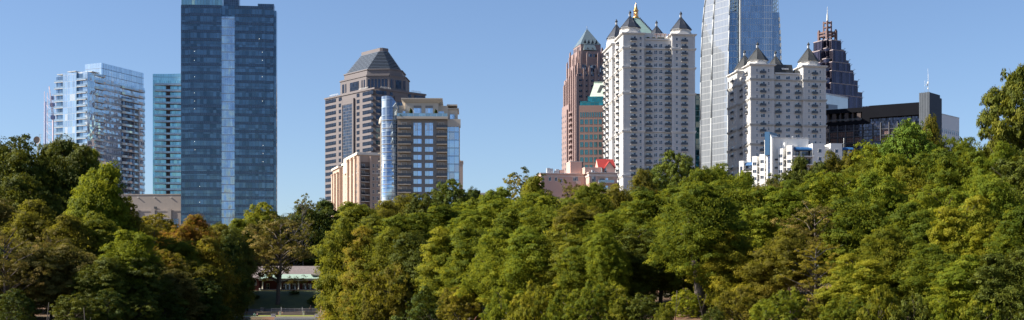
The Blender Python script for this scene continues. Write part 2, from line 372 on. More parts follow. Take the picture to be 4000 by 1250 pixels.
    for i in order:
        c = Vector(C[i]); hz = max(H*ff*0.8, min(H*0.8, c.z-0.55*math.hypot(c.x,c.y)))
        f0 = (hz-0)/H; s0 = Vector((lean[0]*1.2*f0, lean[1]*1.2*f0, hz))
        mid = s0.lerp(c, 0.5)+Vector((rng.normal()*0.3, rng.normal()*0.3, 0.35))
        r0 = trunk_r*(0.42 if math.hypot(c.x,c.y) > R*0.5 else 0.3)
        b.tube([s0, mid, c, c.lerp(mid, -0.35)+Vector((0,0,0.2))], [r0, r0*0.6, r0*0.28, 0.02], 5)
    tm = b.mesh('trunk_'+key, [BARKP if pale else BARK])
    TREEV[key] = (me, tm, float(np.percentile(P[:,2], 99.7)), float(np.percentile(np.hypot(P[:,0],P[:,1]), 96)))
make_variant('oak1', 'oak', 1, leaders=6, base=0.15, ncl=190, lobes=6)
make_variant('oak2', 'oak', 2, leaders=5, base=0.12, ncl=200, lobes=7, R=6.2, flat=0.5)
make_variant('oak3', 'oak', 13, leaders=4, base=0.2, ncl=170, lobes=5, R=5.8, flat=0.55)
make_variant('dome1', 'oak', 3, base=0.25, ncl=260, lobes=3, rc=(0.7,1.2), leaf=0.22, droop=0.3, R=6.5)
make_variant('oval1', 'oval', 4, leaders=3, base=0.10, ncl=180, lobes=5, R=4.6)
make_variant('oval2', 'oval', 5, leaders=4, base=0.08, ncl=190, lobes=6, R=5.0, flat=0.5)
make_variant('oval3', 'oval', 14, leaders=5, base=0.06, ncl=200, lobes=6, R=5.2, flat=0.7, rc=(0.7,1.5))
make_variant('tall1', 'tall', 6, leaders=3, base=0.03, ncl=190, lobes=6, R=5.2, flat=0.45, droop=0.35)
make_variant('tall2', 'tall', 7, leaders=4, base=0.03, ncl=200, lobes=7, R=5.0, flat=0.5, droop=0.3)
make_variant('bush1', 'bush', 8, H=6, R=4.2, base=0.02, ncl=80, rc=(0.6,1.2), leaf=0.22, trunk_r=0.12)
make_variant('bush2', 'bush', 9, H=6, R=4.0, base=0.02, ncl=85, rc=(0.5,1.1), leaf=0.22, trunk_r=0.12, lobes=6)
make_variant('airy1', 'oak', 10, base=0.28, ncl=120, gap=0.25, rc=(0.6,1.3), nl=170, lobes=8, leaf=0.22)
make_variant('airy2', 'oval', 11, leaders=4, base=0.22, ncl=125, gap=0.25, rc=(0.6,1.3), nl=170, lobes=8, leaf=0.22, pale=True)
make_variant('pine1', 'pine', 12, base=0.35, ncl=120, rc=(0.7,1.3), flat=0.75, leaf=0.2, nl=330, R=4.6, lobes=5)
make_variant('sparse1', 'oval', 15, H=15, base=0.45, ncl=36, rc=(0.5,0.9), nl=150, R=3.2, lobes=4, leaf=0.22, trunk_r=0.16, pale=True)
make_variant('bare1', 'oak', 16, H=15, base=0.3, ncl=90, rc=(0.3,0.5), nl=14, R=4.8, lobes=4, leaf=0.2, trunk_r=0.2, pale=True)
make_variant('high1', 'bush', 33, base=0.52, ncl=260, gap=.01, R=6.5, lobes=3, droop=0.05, rc=(0.7,1.3), flat=0.45, nl=260)
def tree(cx, top, D, wpx, key, pal, label, name=None, cat='tree', group=None, basez=None, rz=None):
    me, tm, H0, R0 = TREEV[key]
    x = X(cx, D); z = gz(x, D) if basez is None else basez
    H = max(Z(top, D) - z, 1.0); W = wpx*1.12/F*D
    nmz = name or ('bush' if key.startswith('bush') else ('pine_tree' if key.startswith('pine') else 'tree'))
    e = empty(nmz, (x, D, z), random.uniform(0, 6.28) if rz is None else rz, label, cat, group)
    e.scale = (W/(2*R0), W/(2*R0), H/H0)
    c = link('crown' if cat == 'tree' else 'foliage', me, e); c.material_slots[0].link = 'OBJECT'; c.material_slots[0].material = PAL[pal]
    link('trunk' if cat == 'tree' else 'stem', tm, e)
    return e
# ------------------------------------------------------------------ every tree: centre px, top px, distance, width px, shape, foliage, label
G1 = 'trees of the wood left of the house'; G2 = 'trees around the lakeside house'; G3 = 'trees of the long wood on the right bank'; G4 = 'bushes along the bank'
LT = [
 # left wood, back rows
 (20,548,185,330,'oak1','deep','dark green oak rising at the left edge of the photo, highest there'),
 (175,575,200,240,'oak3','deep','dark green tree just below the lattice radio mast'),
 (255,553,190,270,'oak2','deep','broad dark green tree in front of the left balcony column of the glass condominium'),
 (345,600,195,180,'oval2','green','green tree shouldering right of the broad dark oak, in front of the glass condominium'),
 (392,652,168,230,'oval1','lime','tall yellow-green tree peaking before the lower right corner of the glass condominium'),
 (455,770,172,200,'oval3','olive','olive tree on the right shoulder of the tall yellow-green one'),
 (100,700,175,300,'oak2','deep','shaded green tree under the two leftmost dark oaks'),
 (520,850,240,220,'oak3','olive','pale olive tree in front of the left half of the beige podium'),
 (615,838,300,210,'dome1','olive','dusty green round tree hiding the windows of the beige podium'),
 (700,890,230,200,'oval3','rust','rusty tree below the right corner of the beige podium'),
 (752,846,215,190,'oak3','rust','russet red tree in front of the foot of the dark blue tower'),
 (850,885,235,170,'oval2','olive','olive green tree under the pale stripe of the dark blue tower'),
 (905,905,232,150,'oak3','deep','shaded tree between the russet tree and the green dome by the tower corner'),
 # left wood, middle
 (-20,780,160,260,'oak1','brown','brownish tree at the left edge below the dark oaks'),
 (120,790,158,250,'oak3','olive','olive tree with thin brown twigs, second from the left edge in the front row'),
 (250,850,156,270,'oak2','olive','wide olive tree below the tall yellow-green one'),
 (200,905,150,200,'airy1','brown','thin brown tree in the middle of the left wood'),
 (395,840,160,210,'oval1','yellow','yellow-green tree directly under the tall yellow-green one'),
 (500,905,150,190,'oval2','lime','bright lime tree in the centre of the left wood'),
 (450,990,150,180,'oval3','green','green tree low in the left wood below the lime tree'),
 (590,900,170,180,'airy2','orange','orange-tinged thin tree right of the lime tree'),
 (640,980,160,170,'oval3','orange','small tree with orange foliage low in the left wood'),
 (690,940,172,230,'oak1','mixed','rusty yellow tree below the russet tree'),
 (790,935,176,220,'oak2','orange','orange and olive tree left of the lakeside house'),
 (760,1030,168,220,'oval1','olive','olive tree standing low in front of the orange and olive one'),
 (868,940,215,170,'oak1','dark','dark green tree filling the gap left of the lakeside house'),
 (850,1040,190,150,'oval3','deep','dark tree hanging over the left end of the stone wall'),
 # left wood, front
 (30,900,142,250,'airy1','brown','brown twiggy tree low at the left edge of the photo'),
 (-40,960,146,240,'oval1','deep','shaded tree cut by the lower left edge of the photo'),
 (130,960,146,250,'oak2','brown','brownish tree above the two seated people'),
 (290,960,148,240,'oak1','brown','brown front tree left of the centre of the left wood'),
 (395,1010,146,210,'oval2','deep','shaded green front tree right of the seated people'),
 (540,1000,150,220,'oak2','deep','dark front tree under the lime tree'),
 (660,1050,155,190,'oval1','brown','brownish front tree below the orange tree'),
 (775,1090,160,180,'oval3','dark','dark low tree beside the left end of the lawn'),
 # around the house
 (1025,797,300,210,'dome1','green','round green dome right of the foot of the dark blue tower'),
 (950,860,275,150,'oval2','green','green tree left of the round dome behind the house'),
 (985,930,262,170,'oval3','deep','dark green tree behind the left end of the house roof'),
 (1120,840,330,160,'oak1','deep','dark green tree peeping between the round dome and the thin leggy tree'),
 (1185,757,290,100,'sparse1','olive','thin leggy tree with a tuft of leaves against the sky'),
 (1148,790,288,110,'bare1','brown','nearly bare grey tree left of the thin leggy one'),
 (1245,790,320,210,'oak2','dark','dark green spreading tree left of the dark foot of the granite tower'),
 (1180,870,318,200,'oak3','deep','dark tree above the roof of the lakeside house'),
 (1250,900,315,190,'oval3','dark','dark tree behind the right end of the lakeside house'),
 (1085,842,240,260,'airy1','brown','large brown-leaved tree standing on the slope before the house'),
 (1005,880,258,180,'oak3','brown','brown and olive tree at the left end of the house'),
 (925,900,368.1,130,'oval3','dark','dark tree between the left wood and the house wall'),
 (870,880,360.1,170,'oak2','deep','tall shaded tree rising behind the left wood beside the lawn slope'),
 (905,1010,352.1,110,'bush2','dark','dark bushy tree at the left end of the upper stone wall'),
 (1330,815,330,140,'oval2','dark','dark tree below the peach apartment block'),
]
RT = [
 # skyline row of the right wood, from left to right
 (1400,800,215,220,'oval1','yellow','yellow-green treetop in front of the peach apartment block'),
 (1500,790,260,200,'oak3','olive','olive treetop under the round glass corner of the brown condominium'),
 (1600,765,300,180,'oak1','olive','olive treetop under the balconies of the brown condominium'),
 (1660,760,285,150,'oval3','deep','green treetop under the windows of the brown condominium'),
 (1760,708,310,220,'dome1','dark','round dark evergreen at the right foot of the brown condominium'),
 (1840,745,320,130,'oak2','dark','small dark tree joined to the right of the round evergreen'),
 (1890,775,255,180,'oval2','green','green treetop right of the round evergreen'),
 (1955,740,250,160,'oval1','fresh','fresh green treetop below the open sky between the tower groups'),
 (2045,652,265,170,'sparse1','deep','thin-crowned tree standing highest left of the pink flats'),
 (2030,690,262,190,'airy2','olive','loose olive tree just under the thin-crowned one'),
 (2105,700,240,170,'oval2','yellow','yellow-green treetop before the left end of the pink flats'),
 (2215,705,235,190,'airy1','brown','brownish olive treetop before the middle of the pink flats'),
 (2325,722,222,180,'oval1','yellow','round yellow-green treetop below the red-roofed penthouse'),
 (2430,730,245,170,'oak1','olive','olive treetop at the foot of the taller white tower'),
 (2520,670,262,170,'oak3','olive','olive tree on the left shoulder of the big dark dome'),
 (2630,600,270,280,'dome1','dark','big dark green dome before the right foot of the taller white tower'),
 (2500,740,250,230,'dome1','dark','lower left flank tree of the big dark dome'),
 (2760,668,210,220,'oak2','green','green treetop right of the big dark dome'),
 (2830,650,225,180,'oak1','fresh','fresh green treetop under the curved white glass tower'),
 (2915,680,215,190,'oak3','fresh','green treetop under the left end of the white balconied block'),
 (3010,700,205,170,'airy1','brown','brownish treetop in front of the white balconied block'),
 (3060,680,215,170,'oval3','deep','dark treetop in front of the tall white fin wall'),
 (3140,622,225,190,'oak2','deep','dark oak before the blue awning balconies'),
 (3230,612,230,170,'oak1','olive','dark olive treetop below the dark gridded hotel'),
 (3330,600,235,150,'oval3','olive','olive treetop left of the bright yellow-green one below the hotel'),
 (3395,572,235,230,'oval3','lime','bright yellow-green treetop before the dark gridded hotel'),
 (3555,480,205,215,'pine1','pine','bushy green pine before the grey stair tower'),
 (3640,468,222,150,'oak3','olive','bronze-green oak between the pine and the white office block'),
 (3725,548,205,150,'oval3','green','green treetop below the white office block'),
 (3800,552,196,180,'oak1','green','green treetop right of the white office block'),
 (3880,585,200,190,'oak2','fresh','green treetop below the overhanging crown'),
 (3985,560,190,190,'oak3','deep','dark treetop at the right edge below the overhanging crown'),
 # overhanging tree top right
 (4010,262,150,300,'high1','deep','tall tree with a spreading crown high at the right edge against the sky'),
 # big lit trees of the second row
 (1480,850,185,250,'oak2','mixed','green tree with rust-coloured patches left of centre'),
 (1600,840,180,230,'oval2','green','green tree right of the rust-patched one'),
 (1720,810,190,230,'oval1','green','green tree below the round dark evergreen'),
 (1800,800,195,200,'oval3','fresh','green tree below and right of the round dark evergreen'),
 (1860,830,180,230,'oak1','fresh','fresh green tree in the middle row below the open sky'),
 (1950,790,180,230,'oak2','fresh','tall fresh green tree left of the photo centre, middle row'),
 (2060,760,178,240,'oval1','green','green tree standing below the thin-crowned skyline tree'),
 (2160,770,172,240,'oval2','green','green middle-row tree below the left half of the pink flats'),
 (2260,800,168,220,'oval3','olive','olive middle-row tree below the pink flats'),
 (2360,840,165,230,'oak3','fresh','green middle-row tree below the round yellow-green treetop'),
 (2480,800,170,240,'oak1','green','green middle-row tree below the left flank of the dark dome'),
 (2600,740,165,300,'oak2','green','wide spreading green tree right under the big dark dome'),
 (2740,720,160,300,'oak3','green','wide green tree with pale limbs below the curved glass tower'),
 (2860,710,150,290,'oak1','green','wide green tree below the left end of the white balconied block'),
 (2960,760,155,200,'airy2','gold','thin tree with yellowish leaves below the brownish treetop'),
 (3050,740,150,260,'oval1','fresh','fresh green tree below the tall white fin wall'),
 (3160,690,160,240,'oak2','green','green tree below the dark oak by the awnings'),
 (3260,680,158,230,'oval3','fresh','green tree below the dark gridded hotel, middle row'),
 (3350,640,165,220,'oak1','yellow','yellow-green tree below the bright treetop before the hotel'),
 (3460,610,160,230,'oval2','fresh','fresh green tree left under the pine'),
 (3560,660,150,260,'oak3','yellow','yellow-green tree right under the pine'),
 (3660,590,160,240,'oval1','green','green tree below the bronze-green oak'),
 (3770,600,150,250,'oak2','green','green tree on the slope right of the bronze-green oak'),
 (3890,580,142,250,'oak1','fresh','green tree second from the right edge, upper slope'),
 (4000,600,138,250,'oval3','deep','dark green tree at the right edge, upper slope'),
 # front rows
 (1350,860,165,190,'tall1','yellow','yellow tree with drooping branches beside the lakeside house'),
 (1440,900,160,230,'tall2','mixed','yellow and rust tree standing forward of the lawn end'),
 (1325,1000,180,120,'tall1','gold','golden low tree overhanging the right end of the lawn'),
 (1540,900,158,230,'oak3','mixed','shadowed green and rust front tree left of centre'),
 (1640,910,152,240,'oak1','deep','dark front tree between the rust tree and the lighter row'),
 (1740,900,148,240,'tall2','green','green front tree with drooping sprays above the exposed bank'),
 (1850,890,142,230,'oval2','green','green front tree above the pale fallen log'),
 (1960,900,136,230,'oak2','fresh','fresh green front tree in the centre of the photo'),
 (2080,900,132,240,'oval1','fresh','green front tree just right of the photo centre'),
 (2200,880,130,240,'tall1','yellow','yellow-green front tree below the olive middle-row tree'),
 (2310,930,126,220,'oak3','green','green front tree left of the bright yellow sapling'),
 (2375,905,124,150,'oval1','lime','bright yellow sapling in the centre right wood'),
 (2470,900,128,240,'oval3','deep','dark front tree right of the bright yellow sapling'),
 (2580,880,130,260,'oak1','green','green front tree above the reddish bare bank, left side'),
 (2720,860,132,260,'oak2','fresh','green front tree above the reddish bare bank, right side'),
 (2850,900,120,250,'tall2','yellow','yellow-green front tree right of the thick dark trunk'),
 (2960,820,130,230,'oval2','fresh','fresh green front tree below the thin yellowish one'),
 (3070,900,116,260,'oak3','olive','olive front tree left of the brown bushy tree'),
 (3170,790,125,280,'airy1','brown','brown bushy tree with bare grey twigs on the right slope'),
 (3200,950,112,240,'airy2','olive','olive twiggy tree at the foot of the brown bushy one'),
 (3330,760,124,270,'oak1','green','green front tree right of the brown bushy tree'),
 (3420,690,132,240,'oval1','fresh','fresh green tree standing over the front trees below the pine'),
 (3470,900,108,260,'oak2','yellow','yellow-green front tree low on the right slope'),
 (3580,800,116,260,'tall1','green','green drooping tree in the middle of the right slope'),
 (3680,740,122,260,'oval3','fresh','green tree right of the drooping one on the right slope'),
 (3640,960,104,280,'oak3','green','green low front tree in the right quarter of the photo'),
 (3790,780,112,280,'tall2','green','green vine-hung tree on the right slope'),
 (3800,1000,100,280,'tall1','fresh','fresh green low tree with trailing sprays near the lower right corner'),
 (3900,700,114,270,'oak1','fresh','green tree third down from the overhanging crown'),
 (3990,820,106,280,'oval1','green','green tree cut by the right edge, middle height'),
 (3960,980,98,300,'oak2','deep','dark green tree filling the lower right corner'),
 (3340,1000,104,260,'tall2','green','green low front tree left of the yellow-green slope tree'),
]
BT = [
 (60,1130,139,150,'bush1','dark','dark bush at the lower left corner'),
 (300,1150,138,170,'bush2','deep','dark bush right of the two seated people'),
 (420,1130,141,160,'bush1','dark','dark bush low in the middle of the left wood'),
 (530,1150,145,180,'bush2','deep','shaded bush on the left shore below the lime tree'),
 (640,1160,152,180,'bush1','dark','shaded bush on the left shore below the orange tree'),
 (745,1140,160,180,'bush2','olive','olive bush on the left shore'),
 (848,1175,186,120,'bush1','dark','dark bush at the left end of the quay'),
 (1335,1120,178,120,'bush2','gold','golden bush overhanging the right end of the quay'),
 (1420,1130,156,140,'bush1','yellow','yellow bush on the shore right of the quay'),
 (1540,1040,150,230,'bush2','olive','large olive bush low in front of the rust tree'),
 (1470,1160,148,120,'bush1','olive','small olive bush at the waterline left of the large olive one'),
 (1680,1120,145,190,'bush1','dark','dark bush at the waterline right of the large olive one'),
 (1790,1120,138,150,'bush2','olive','olive bush left of the pale fallen log'),
 (1960,1130,125,170,'bush1','fresh','green bush right of the pale fallen log'),
 (2080,1110,121,180,'bush2','yellow','yellow-green bush on the bank right of centre'),
 (2200,1140,119,170,'bush1','green','green bush on the bank below the yellow-green front tree'),
 (2310,1100,117,180,'bush2','green','green bush on the bank below the yellow sapling'),
 (2410,1120,116,170,'bush1','yellow','yellow bush on the bank right of the yellow sapling'),
 (2500,1150,115,150,'bush2','deep','dark bush left of the reddish bare bank'),
 (2600,1185,111,90,'bush1','yellow','small yellow bush on the reddish bare bank'),
 (2680,1130,120,120,'bush2','fresh','bright green bush at the top of the reddish bare bank'),
 (2790,1200,108,110,'bush1','deep','small dark bush in front of the thick dark trunk'),
 (2890,1120,110,190,'bush2','olive','olive bush right of the thick dark trunk'),
 (2995,1170,107,160,'bush1','fresh','green bush with leaf litter around it, right of the bare bank'),
 (3090,1130,105,180,'bush2','green','green bush below the olive front tree'),
 (3200,1160,104,170,'bush1','olive','olive bush below the twiggy tree'),
 (3310,1150,102,180,'bush2','green','green bush low on the right slope'),
 (3440,1120,100,200,'bush1','yellow','yellow-green bush low on the right slope'),
 (3560,1150,99,190,'bush2','deep','dark bush low on the right slope'),
 (3690,1160,98,190,'bush1','fresh','green bush near the lower right corner'),
 (3830,1140,97,210,'bush2','green','broad green bush near the lower right corner'),
 (3950,1170,96,190,'bush1','deep','dark bush in the lower right corner'),
]
for a in LT:
    if a[1] == 842: a = (1085, 842, 362, 270) + a[4:]
    elif 249 < a[2] < 350: a = (a[0], a[1], 402 + (a[2]-250)*0.4) + a[3:]
    tree(*a, group=G2 if a[2] > 300 else G1)
for a in RT: tree(*a, group=G3)
for a in BT: tree(*a, cat='bush', group=G4)
for q, d_, w_, t_, lb in ((925,356,60,1170,'dark shrub at the foot of the grassy slope by the left grey pier'),(990,366,50,1150,'dark shrub under the window of the lakeside house'),(1150,370,40,1148,'small shrub before the terrace wall of the lakeside house'),(1225,362,50,1160,'small shrub on the right part of the grassy slope')):
    tree(q, t_, d_, w_, 'bush2', 'dark', lb, cat='bush', group='shrubs on the grassy slope')
# ------------------------------------------------------------------ buildings: a local frame set by near corner column, distance and turn
class Bd:
    """root at the near corner; local x runs along the front to the right, local y runs inward (away)"""
    def __init__(s, name, px, D, deg, label, cat='building', group=None, z0=5.0):
        s.a = math.radians(deg); s.P = (X(px, D), D); s.z0 = z0
        s.u = (math.cos(s.a), math.sin(s.a)); s.v = (-math.sin(s.a), math.cos(s.a))
        s.root = empty(name, (s.P[0], s.P[1], z0), s.a, label, cat, group); s.reps = {}
    def fx(s, px, y=0.0):          # local x of the point of plane y=const seen in column px
        k = (px-2000)/F; ox = s.P[0]+s.v[0]*y; oy = s.P[1]+s.v[1]*y
        return (k*oy-ox)/(s.u[0]-k*s.u[1])
    def sy(s, px, x=0.0):          # local y on plane x=const
        k = (px-2000)/F; ox = s.P[0]+s.u[0]*x; oy = s.P[1]+s.u[1]*x
        return (k*oy-ox)/(s.v[0]-k*s.v[1])
    def D(s, x=0, y=0): return s.P[1]+s.u[1]*x+s.v[1]*y
    def z(s, py, x=0, y=0): return CZ+(HY-py)/F*s.D(x, y)-s.z0
    def add(s, name, mb, mats, parent=None, kind=None, label=None):
        o = mb.build(name, mats, parent or s.root)
        if kind: o['kind'] = kind
        if label: o['label'] = label
        return o
    def rep(s, name, me, x, y, z, rz=0.0):      # repeat parts, nearest / largest first
        s.reps.setdefault(name, []).append((me, x, y, z, rz))
    def flush(s, cap=100):
        for name, L in s.reps.items():
            vis = {}
            for i, (me, x, y, z, rz) in enumerate(L[:cap]):
                link(name, me, s.root, (x, y, z), (0, 0, rz))
            rest = L[cap:]
            if rest:
                mats = []; V = []; Fc = []; Mi = []; cache = {}; n = 0
                for me, x, y, z, rz in rest:
                    if me.name not in cache:
                        vv = np.zeros(len(me.vertices)*3); me.vertices.foreach_get('co', vv)
                        for mt in me.materials:
                            if mt not in mats: mats.append(mt)
                        cache[me.name] = (vv.reshape(-1,3), [tuple(p.vertices) for p in me.polygons], [mats.index(me.materials[p.material_index]) for p in me.polygons])
                    vv, ff, mi = cache[me.name]; c, sn = math.cos(rz), math.sin(rz)
                    V.append(np.stack([vv[:,0]*c-vv[:,1]*sn+x, vv[:,0]*sn+vv[:,1]*c+y, vv[:,2]+z], 1))
                    Fc += [tuple(n+k for k in f) for f in ff]; Mi += mi; n += len(vv)
                m2 = bpy.data.meshes.new(name); m2.from_pydata(np.concatenate(V).tolist(), [], Fc)
                for mt in mats: m2.materials.append(mt)
                m2.polygons.foreach_set('material_index', Mi); m2.update()
                o = link(name, m2, s.root); o['kind'] = 'stuff'
R90 = math.radians(-90)      # turns a front-facing part onto the left side (local x=0 plane)
# repeat-part meshes, all facing local -y, origin at bottom centre on the wall plane
def win_mesh(w, h, frame, glass, fw=0.12, nx=1, nz=1, sill=None, proud=0.06):
    b = MB(); b.box(-w/2+fw, w/2-fw, -0.02, 0.05, fw, h-fw, 1)
    for x0, x1, z0, z1 in ((-w/2,w/2,0,fw),(-w/2,w/2,h-fw,h),(-w/2,-w/2+fw,fw,h-fw),(w/2-fw,w/2,fw,h-fw)): b.box(x0,x1,-proud,0.05,z0,z1,0)
    for i in range(1, nx): xx = -w/2+w*i/nx; b.box(xx-fw*.35, xx+fw*.35, -proud+.01, 0.0, fw, h-fw, 0)
    for i in range(1, nz): zz = h*i/nz; b.box(-w/2+fw, w/2-fw, -proud+.012, -0.001, zz-fw*.35, zz+fw*.35, 0)
    if sill: b.box(-w/2-.1, w/2+.1, -0.2, 0.02, -0.16, -0.003, 2)
    return b.mesh('window', [frame, glass] + ([sill] if sill else []))
def balc_mesh(w, d, h=1.05, slab=None, rail=None, th=0.2, fill=None, bar=0.3, clutter=None):
    b = MB(); b.box(-w/2, w/2, -d, -0.003, -th, 0, 0)
    b.box(-w/2, w/2, -d, -d+0.06, h-0.07, h, 1); b.box(-w/2, w/2, -d, -d+.05, 0.08, .14, 1)
    for sx in (-1, 1):
        x = sx*(w/2-0.03); b.box(x-.03, x+.03, -d+.06, -.01, h-.07, h, 1); 
        nb = max(2, int(d/bar))
        for i in range(nb): yy = -d+.06+(d-.1)*i/nb; b.box(x-.02, x+.02, yy, yy+.05, 0, h-.07, 1)
    nb = int(w/bar)
    for i in range(nb+1): xx = -w/2+.03+(w-.06)*i/nb; b.box(xx-.025, xx+.025, -d+.005, -d+.055, 0, h-.07, 1)
    if fill: 
        b.box(-w/2+.05, w/2-.05, -d+.06, -d+.08, .14, h-.08, 2)
        for sx in (-1, 1): x = sx*(w/2-0.08); b.box(x-.01, x+.01, -d+.09, -.05, .14, h-.08, 2)
    if clutter: b.box(-w*.3, -w*.05, -d*.7, -d*.3, 0, .75, 3); b.box(w*.12, w*.3, -d*.75, -d*.35, 0, .6, 3)
    return b.mesh('balcony', [slab, rail] + ([fill] if fill else []) + ([clutter] if clutter else []))

WHITEF = mat_plain('white_frame', (0.62,0.62,0.60), 0.6, var=0.05)
DGLASS = mat_glass('dark_window_glass', (0.08,0.09,0.115), 0.9, 1.4, 0.7, mull=(0.25,0.26,0.27), mw=0.0, mh=0.0, curt=((0.45,0.44,0.42),0.18), wob=0.3, metal=0.8)
RAIL = mat_plain('dark_iron', (0.035,0.04,0.05), 0.5, var=0.1)
RAILG = mat_plain('smoked_panel', (0.11,0.125,0.15), 0.25, var=0.2)
CLUT = mat_plain('balcony_furniture', (0.05,0.05,0.055), 0.8, var=0.5, scale=2)
LEAD = mat_plain('dark_roof', (0.05,0.055,0.06), 0.7, var=0.2)
GREYM = mat_plain('grey_metal', (0.3,0.31,0.32), 0.5, var=0.2)
PLANT = PAL['dark']

# ================================================================= 1 lattice mast, jib crane, dish (far left)
REDM = mat_plain('red_white_steel', (0.46,0.36,0.40), 0.6, var=0.2)
BLUM = mat_plain('blue_steel', (0.10,0.14,0.30), 0.5, var=0.1)
mD = 900.0; mx = X(172, mD)
mast = empty('radio_mast', (mx, mD, 6), 0, 'tall thin lattice radio mast of pale red steel left of the glass condominium', 'radio mast')
lx = [X(170, mD)-mx, X(213, mD)-mx]; tz = Z(357, mD)-6
b = MB()
for x0, x1, zt in ((lx[0]-0.8, X(174,mD)-mx, tz), (lx[1], X(207,mD)-mx, tz-2)):
    for yy in (0, 6): b.tube([(x0,yy,0),(x1,yy,zt)], 0.18, 5)
b.build('leg', REDM, mast)
nb = 17
for i in range(nb):
    b = MB()
    zz = tz*(0.28+0.7*i/nb)
    for yy in (0, 6):
        b.tube([(lx[0],yy,zz),(lx[1]-.5,yy,zz+0.4*math.sin(i*2))], 0.12 if i != 8 else 0.35, 4)
    if True: b.tube([(lx[0],0,zz),(lx[1]-.5,6,zz+tz*0.041)], 0.10, 4); b.tube([(lx[1]-.5,0,zz),(lx[0],6,zz+tz*0.041)], 0.10, 4)
    b.build('cross_brace', REDM, mast)
b = MB(); b.tube([(X(176,mD)-mx,-1,tz*.25),(X(180,mD)-mx,-1,Z(398,mD)-6)], 0.5, 6); b.build('feed_pipe', BLUM, mast)
b = MB(); 
for q, w in ((412,1.5),(460,1.0),(385,.8)): b.box(X(207,mD)-mx-w,X(207,mD)-mx+w,-2,-.5,Z(q,mD)-7,Z(q,mD)-4.5)
b.build('antenna', BLUM, mast)
cr = empty('jib_crane', (X(207,mD-15), mD-15, 6), 0, 'slender crane jib leaning beside the radio mast', 'crane')
b = MB(); x0 = 0; zb_ = Z(455,mD-15)-6; zt_ = Z(337,mD-15)-6; x1 = X(193,mD-15)-X(208,mD-15)
b.tube([(0,0,0),(0,0,zb_)], 0.5, 5); b.build('tower', REDM, cr)
b = MB()
for d in (-.5,.5): b.tube([(d,0,zb_),(x1+d*.3,0,zt_)], 0.16, 4)
n = 16
for i in range(n):
    f0, f1 = i/n, (i+1)/n; sg = 1 if i % 2 else -1
    b.tube([(x1*f0-.45*sg,0,zb_+(zt_-zb_)*f0),(x1*f1+.45*sg,0,zb_+(zt_-zb_)*f1)], .09, 4)
b.build('jib', REDM, cr)
b = MB(); b.box(-1.2,1.2,-1,1,zb_-2,zb_+.4); b.build('cab', BLUM, cr)
dD = 420.0; dish = empty('satellite_dish', (X(146,dD), dD, 8), 0, 'small round dish antenna on a post above the dark oaks, left of the radio mast', 'satellite dish')
b = MB(); zc = Z(548,dD)-8
b.rings([[(r*math.cos(q*.5236)*0.9, -0.9*(r*r)*0.4, zc+r*math.sin(q*.5236)) for q in range(12)] for r in (0.05,0.7,1.25)], 0, False, True)
b.rings([[(r*math.cos(-q*.5236)*0.9, -0.9*(r*r)*0.4+.06, zc+r*math.sin(-q*.5236)) for q in range(12)] for r in (0.05,0.7,1.25)], 0, False, True)
b.build('reflector', mat_plain('dish_tan', (.38,.30,.24), .7), dish)
b = MB(); b.tube([(0,0.15,-1),(0,.15,zc)], .12, 6); b.tube([(.9,.2,-1),(.9,.2,zc+2)], .06, 4); b.box(.5,1.5,.15,.25,zc+1,zc+1.06); b.box(.5,.56,.15,.25,zc+1,zc+2); b.box(.5,1.5,.15,.25,zc+1.95,zc+2); b.build('post', GREYM, dish)

# ================================================================= 2 glass condominium (left)
G_CON = mat_glass('condo_glass', (0.42,0.52,0.60), 1.75, 3.57, 0.16, mull=(0.42,0.46,0.50), mw=0.10, mh=0.12, curt=((0.55,0.6,0.64),0.10), wob=0.35, metal=0.75, z0=0.4)
G_COND = mat_glass('condo_dark_glass', (0.13,0.20,0.28), 1.2, 3.57, 0.5, mull=(0.16,0.2,0.25), mw=0.10, mh=0.2, wob=0.4, metal=0.8)
G_CRN = mat_glass('crown_glass', (0.50,0.60,0.68), 2.1, 3.6, 0.1, mull=(0.16,0.21,0.28), mw=0.22, mh=0.3, wob=0.15, metal=0.7)
SLAB = mat_plain('slab_edge', (0.50,0.51,0.52), 0.7, var=0.1)
SLABD = mat_plain('slab_grey', (0.30,0.30,0.31), 0.7, var=0.1)  # darker grey than the slab edge
RAILC = mat_glass('balcony_glass', (0.33,0.42,0.48), 1.2, 5.0, 0.15, mull=(0.3,0.34,0.38), mw=0.08, mh=0.0, wob=0.1, metal=0.6)
B = Bd('glass_condominium', 341, 700, 66, 'tall pale glass condominium with balcony slabs on every storey, left of the turquoise one', 'apartment tower')
Lf = B.sy(215); Rt = B.fx(570); zt = B.z(270); fl = 3.57; nf = int(zt/fl); zt = nf*fl+0.6
b = MB()
b.box(0, B.fx(372), 0, B.sy(303), 0, zt); b.box(B.fx(372), Rt, 0.9, 21, 0, zt-1.5)
B.add('curtain_wall', b, G_CON)
x0_ = B.fx(396, 1.0); b = MB(); b.box(x0_, Rt-.8, 1.0, B.sy(332, x0_), zt-1.5, B.z(245, x0_, 1.0)); B.add('crown_screen', b, G_CRN)
b = MB(); b.box(0.4,B.fx(372)-.2,0.4,Lf-1,zt,zt+.35); b.box(3,9,-.6,6,zt+.6,zt+.95); b.box(4,5,.2,1,zt,zt+.6); b.box(-.2,5,8,14,zt+.9,zt+1.2); b.box(1,1.6,9,10,zt,zt+.9); B.add('roof_deck', b, SLAB)
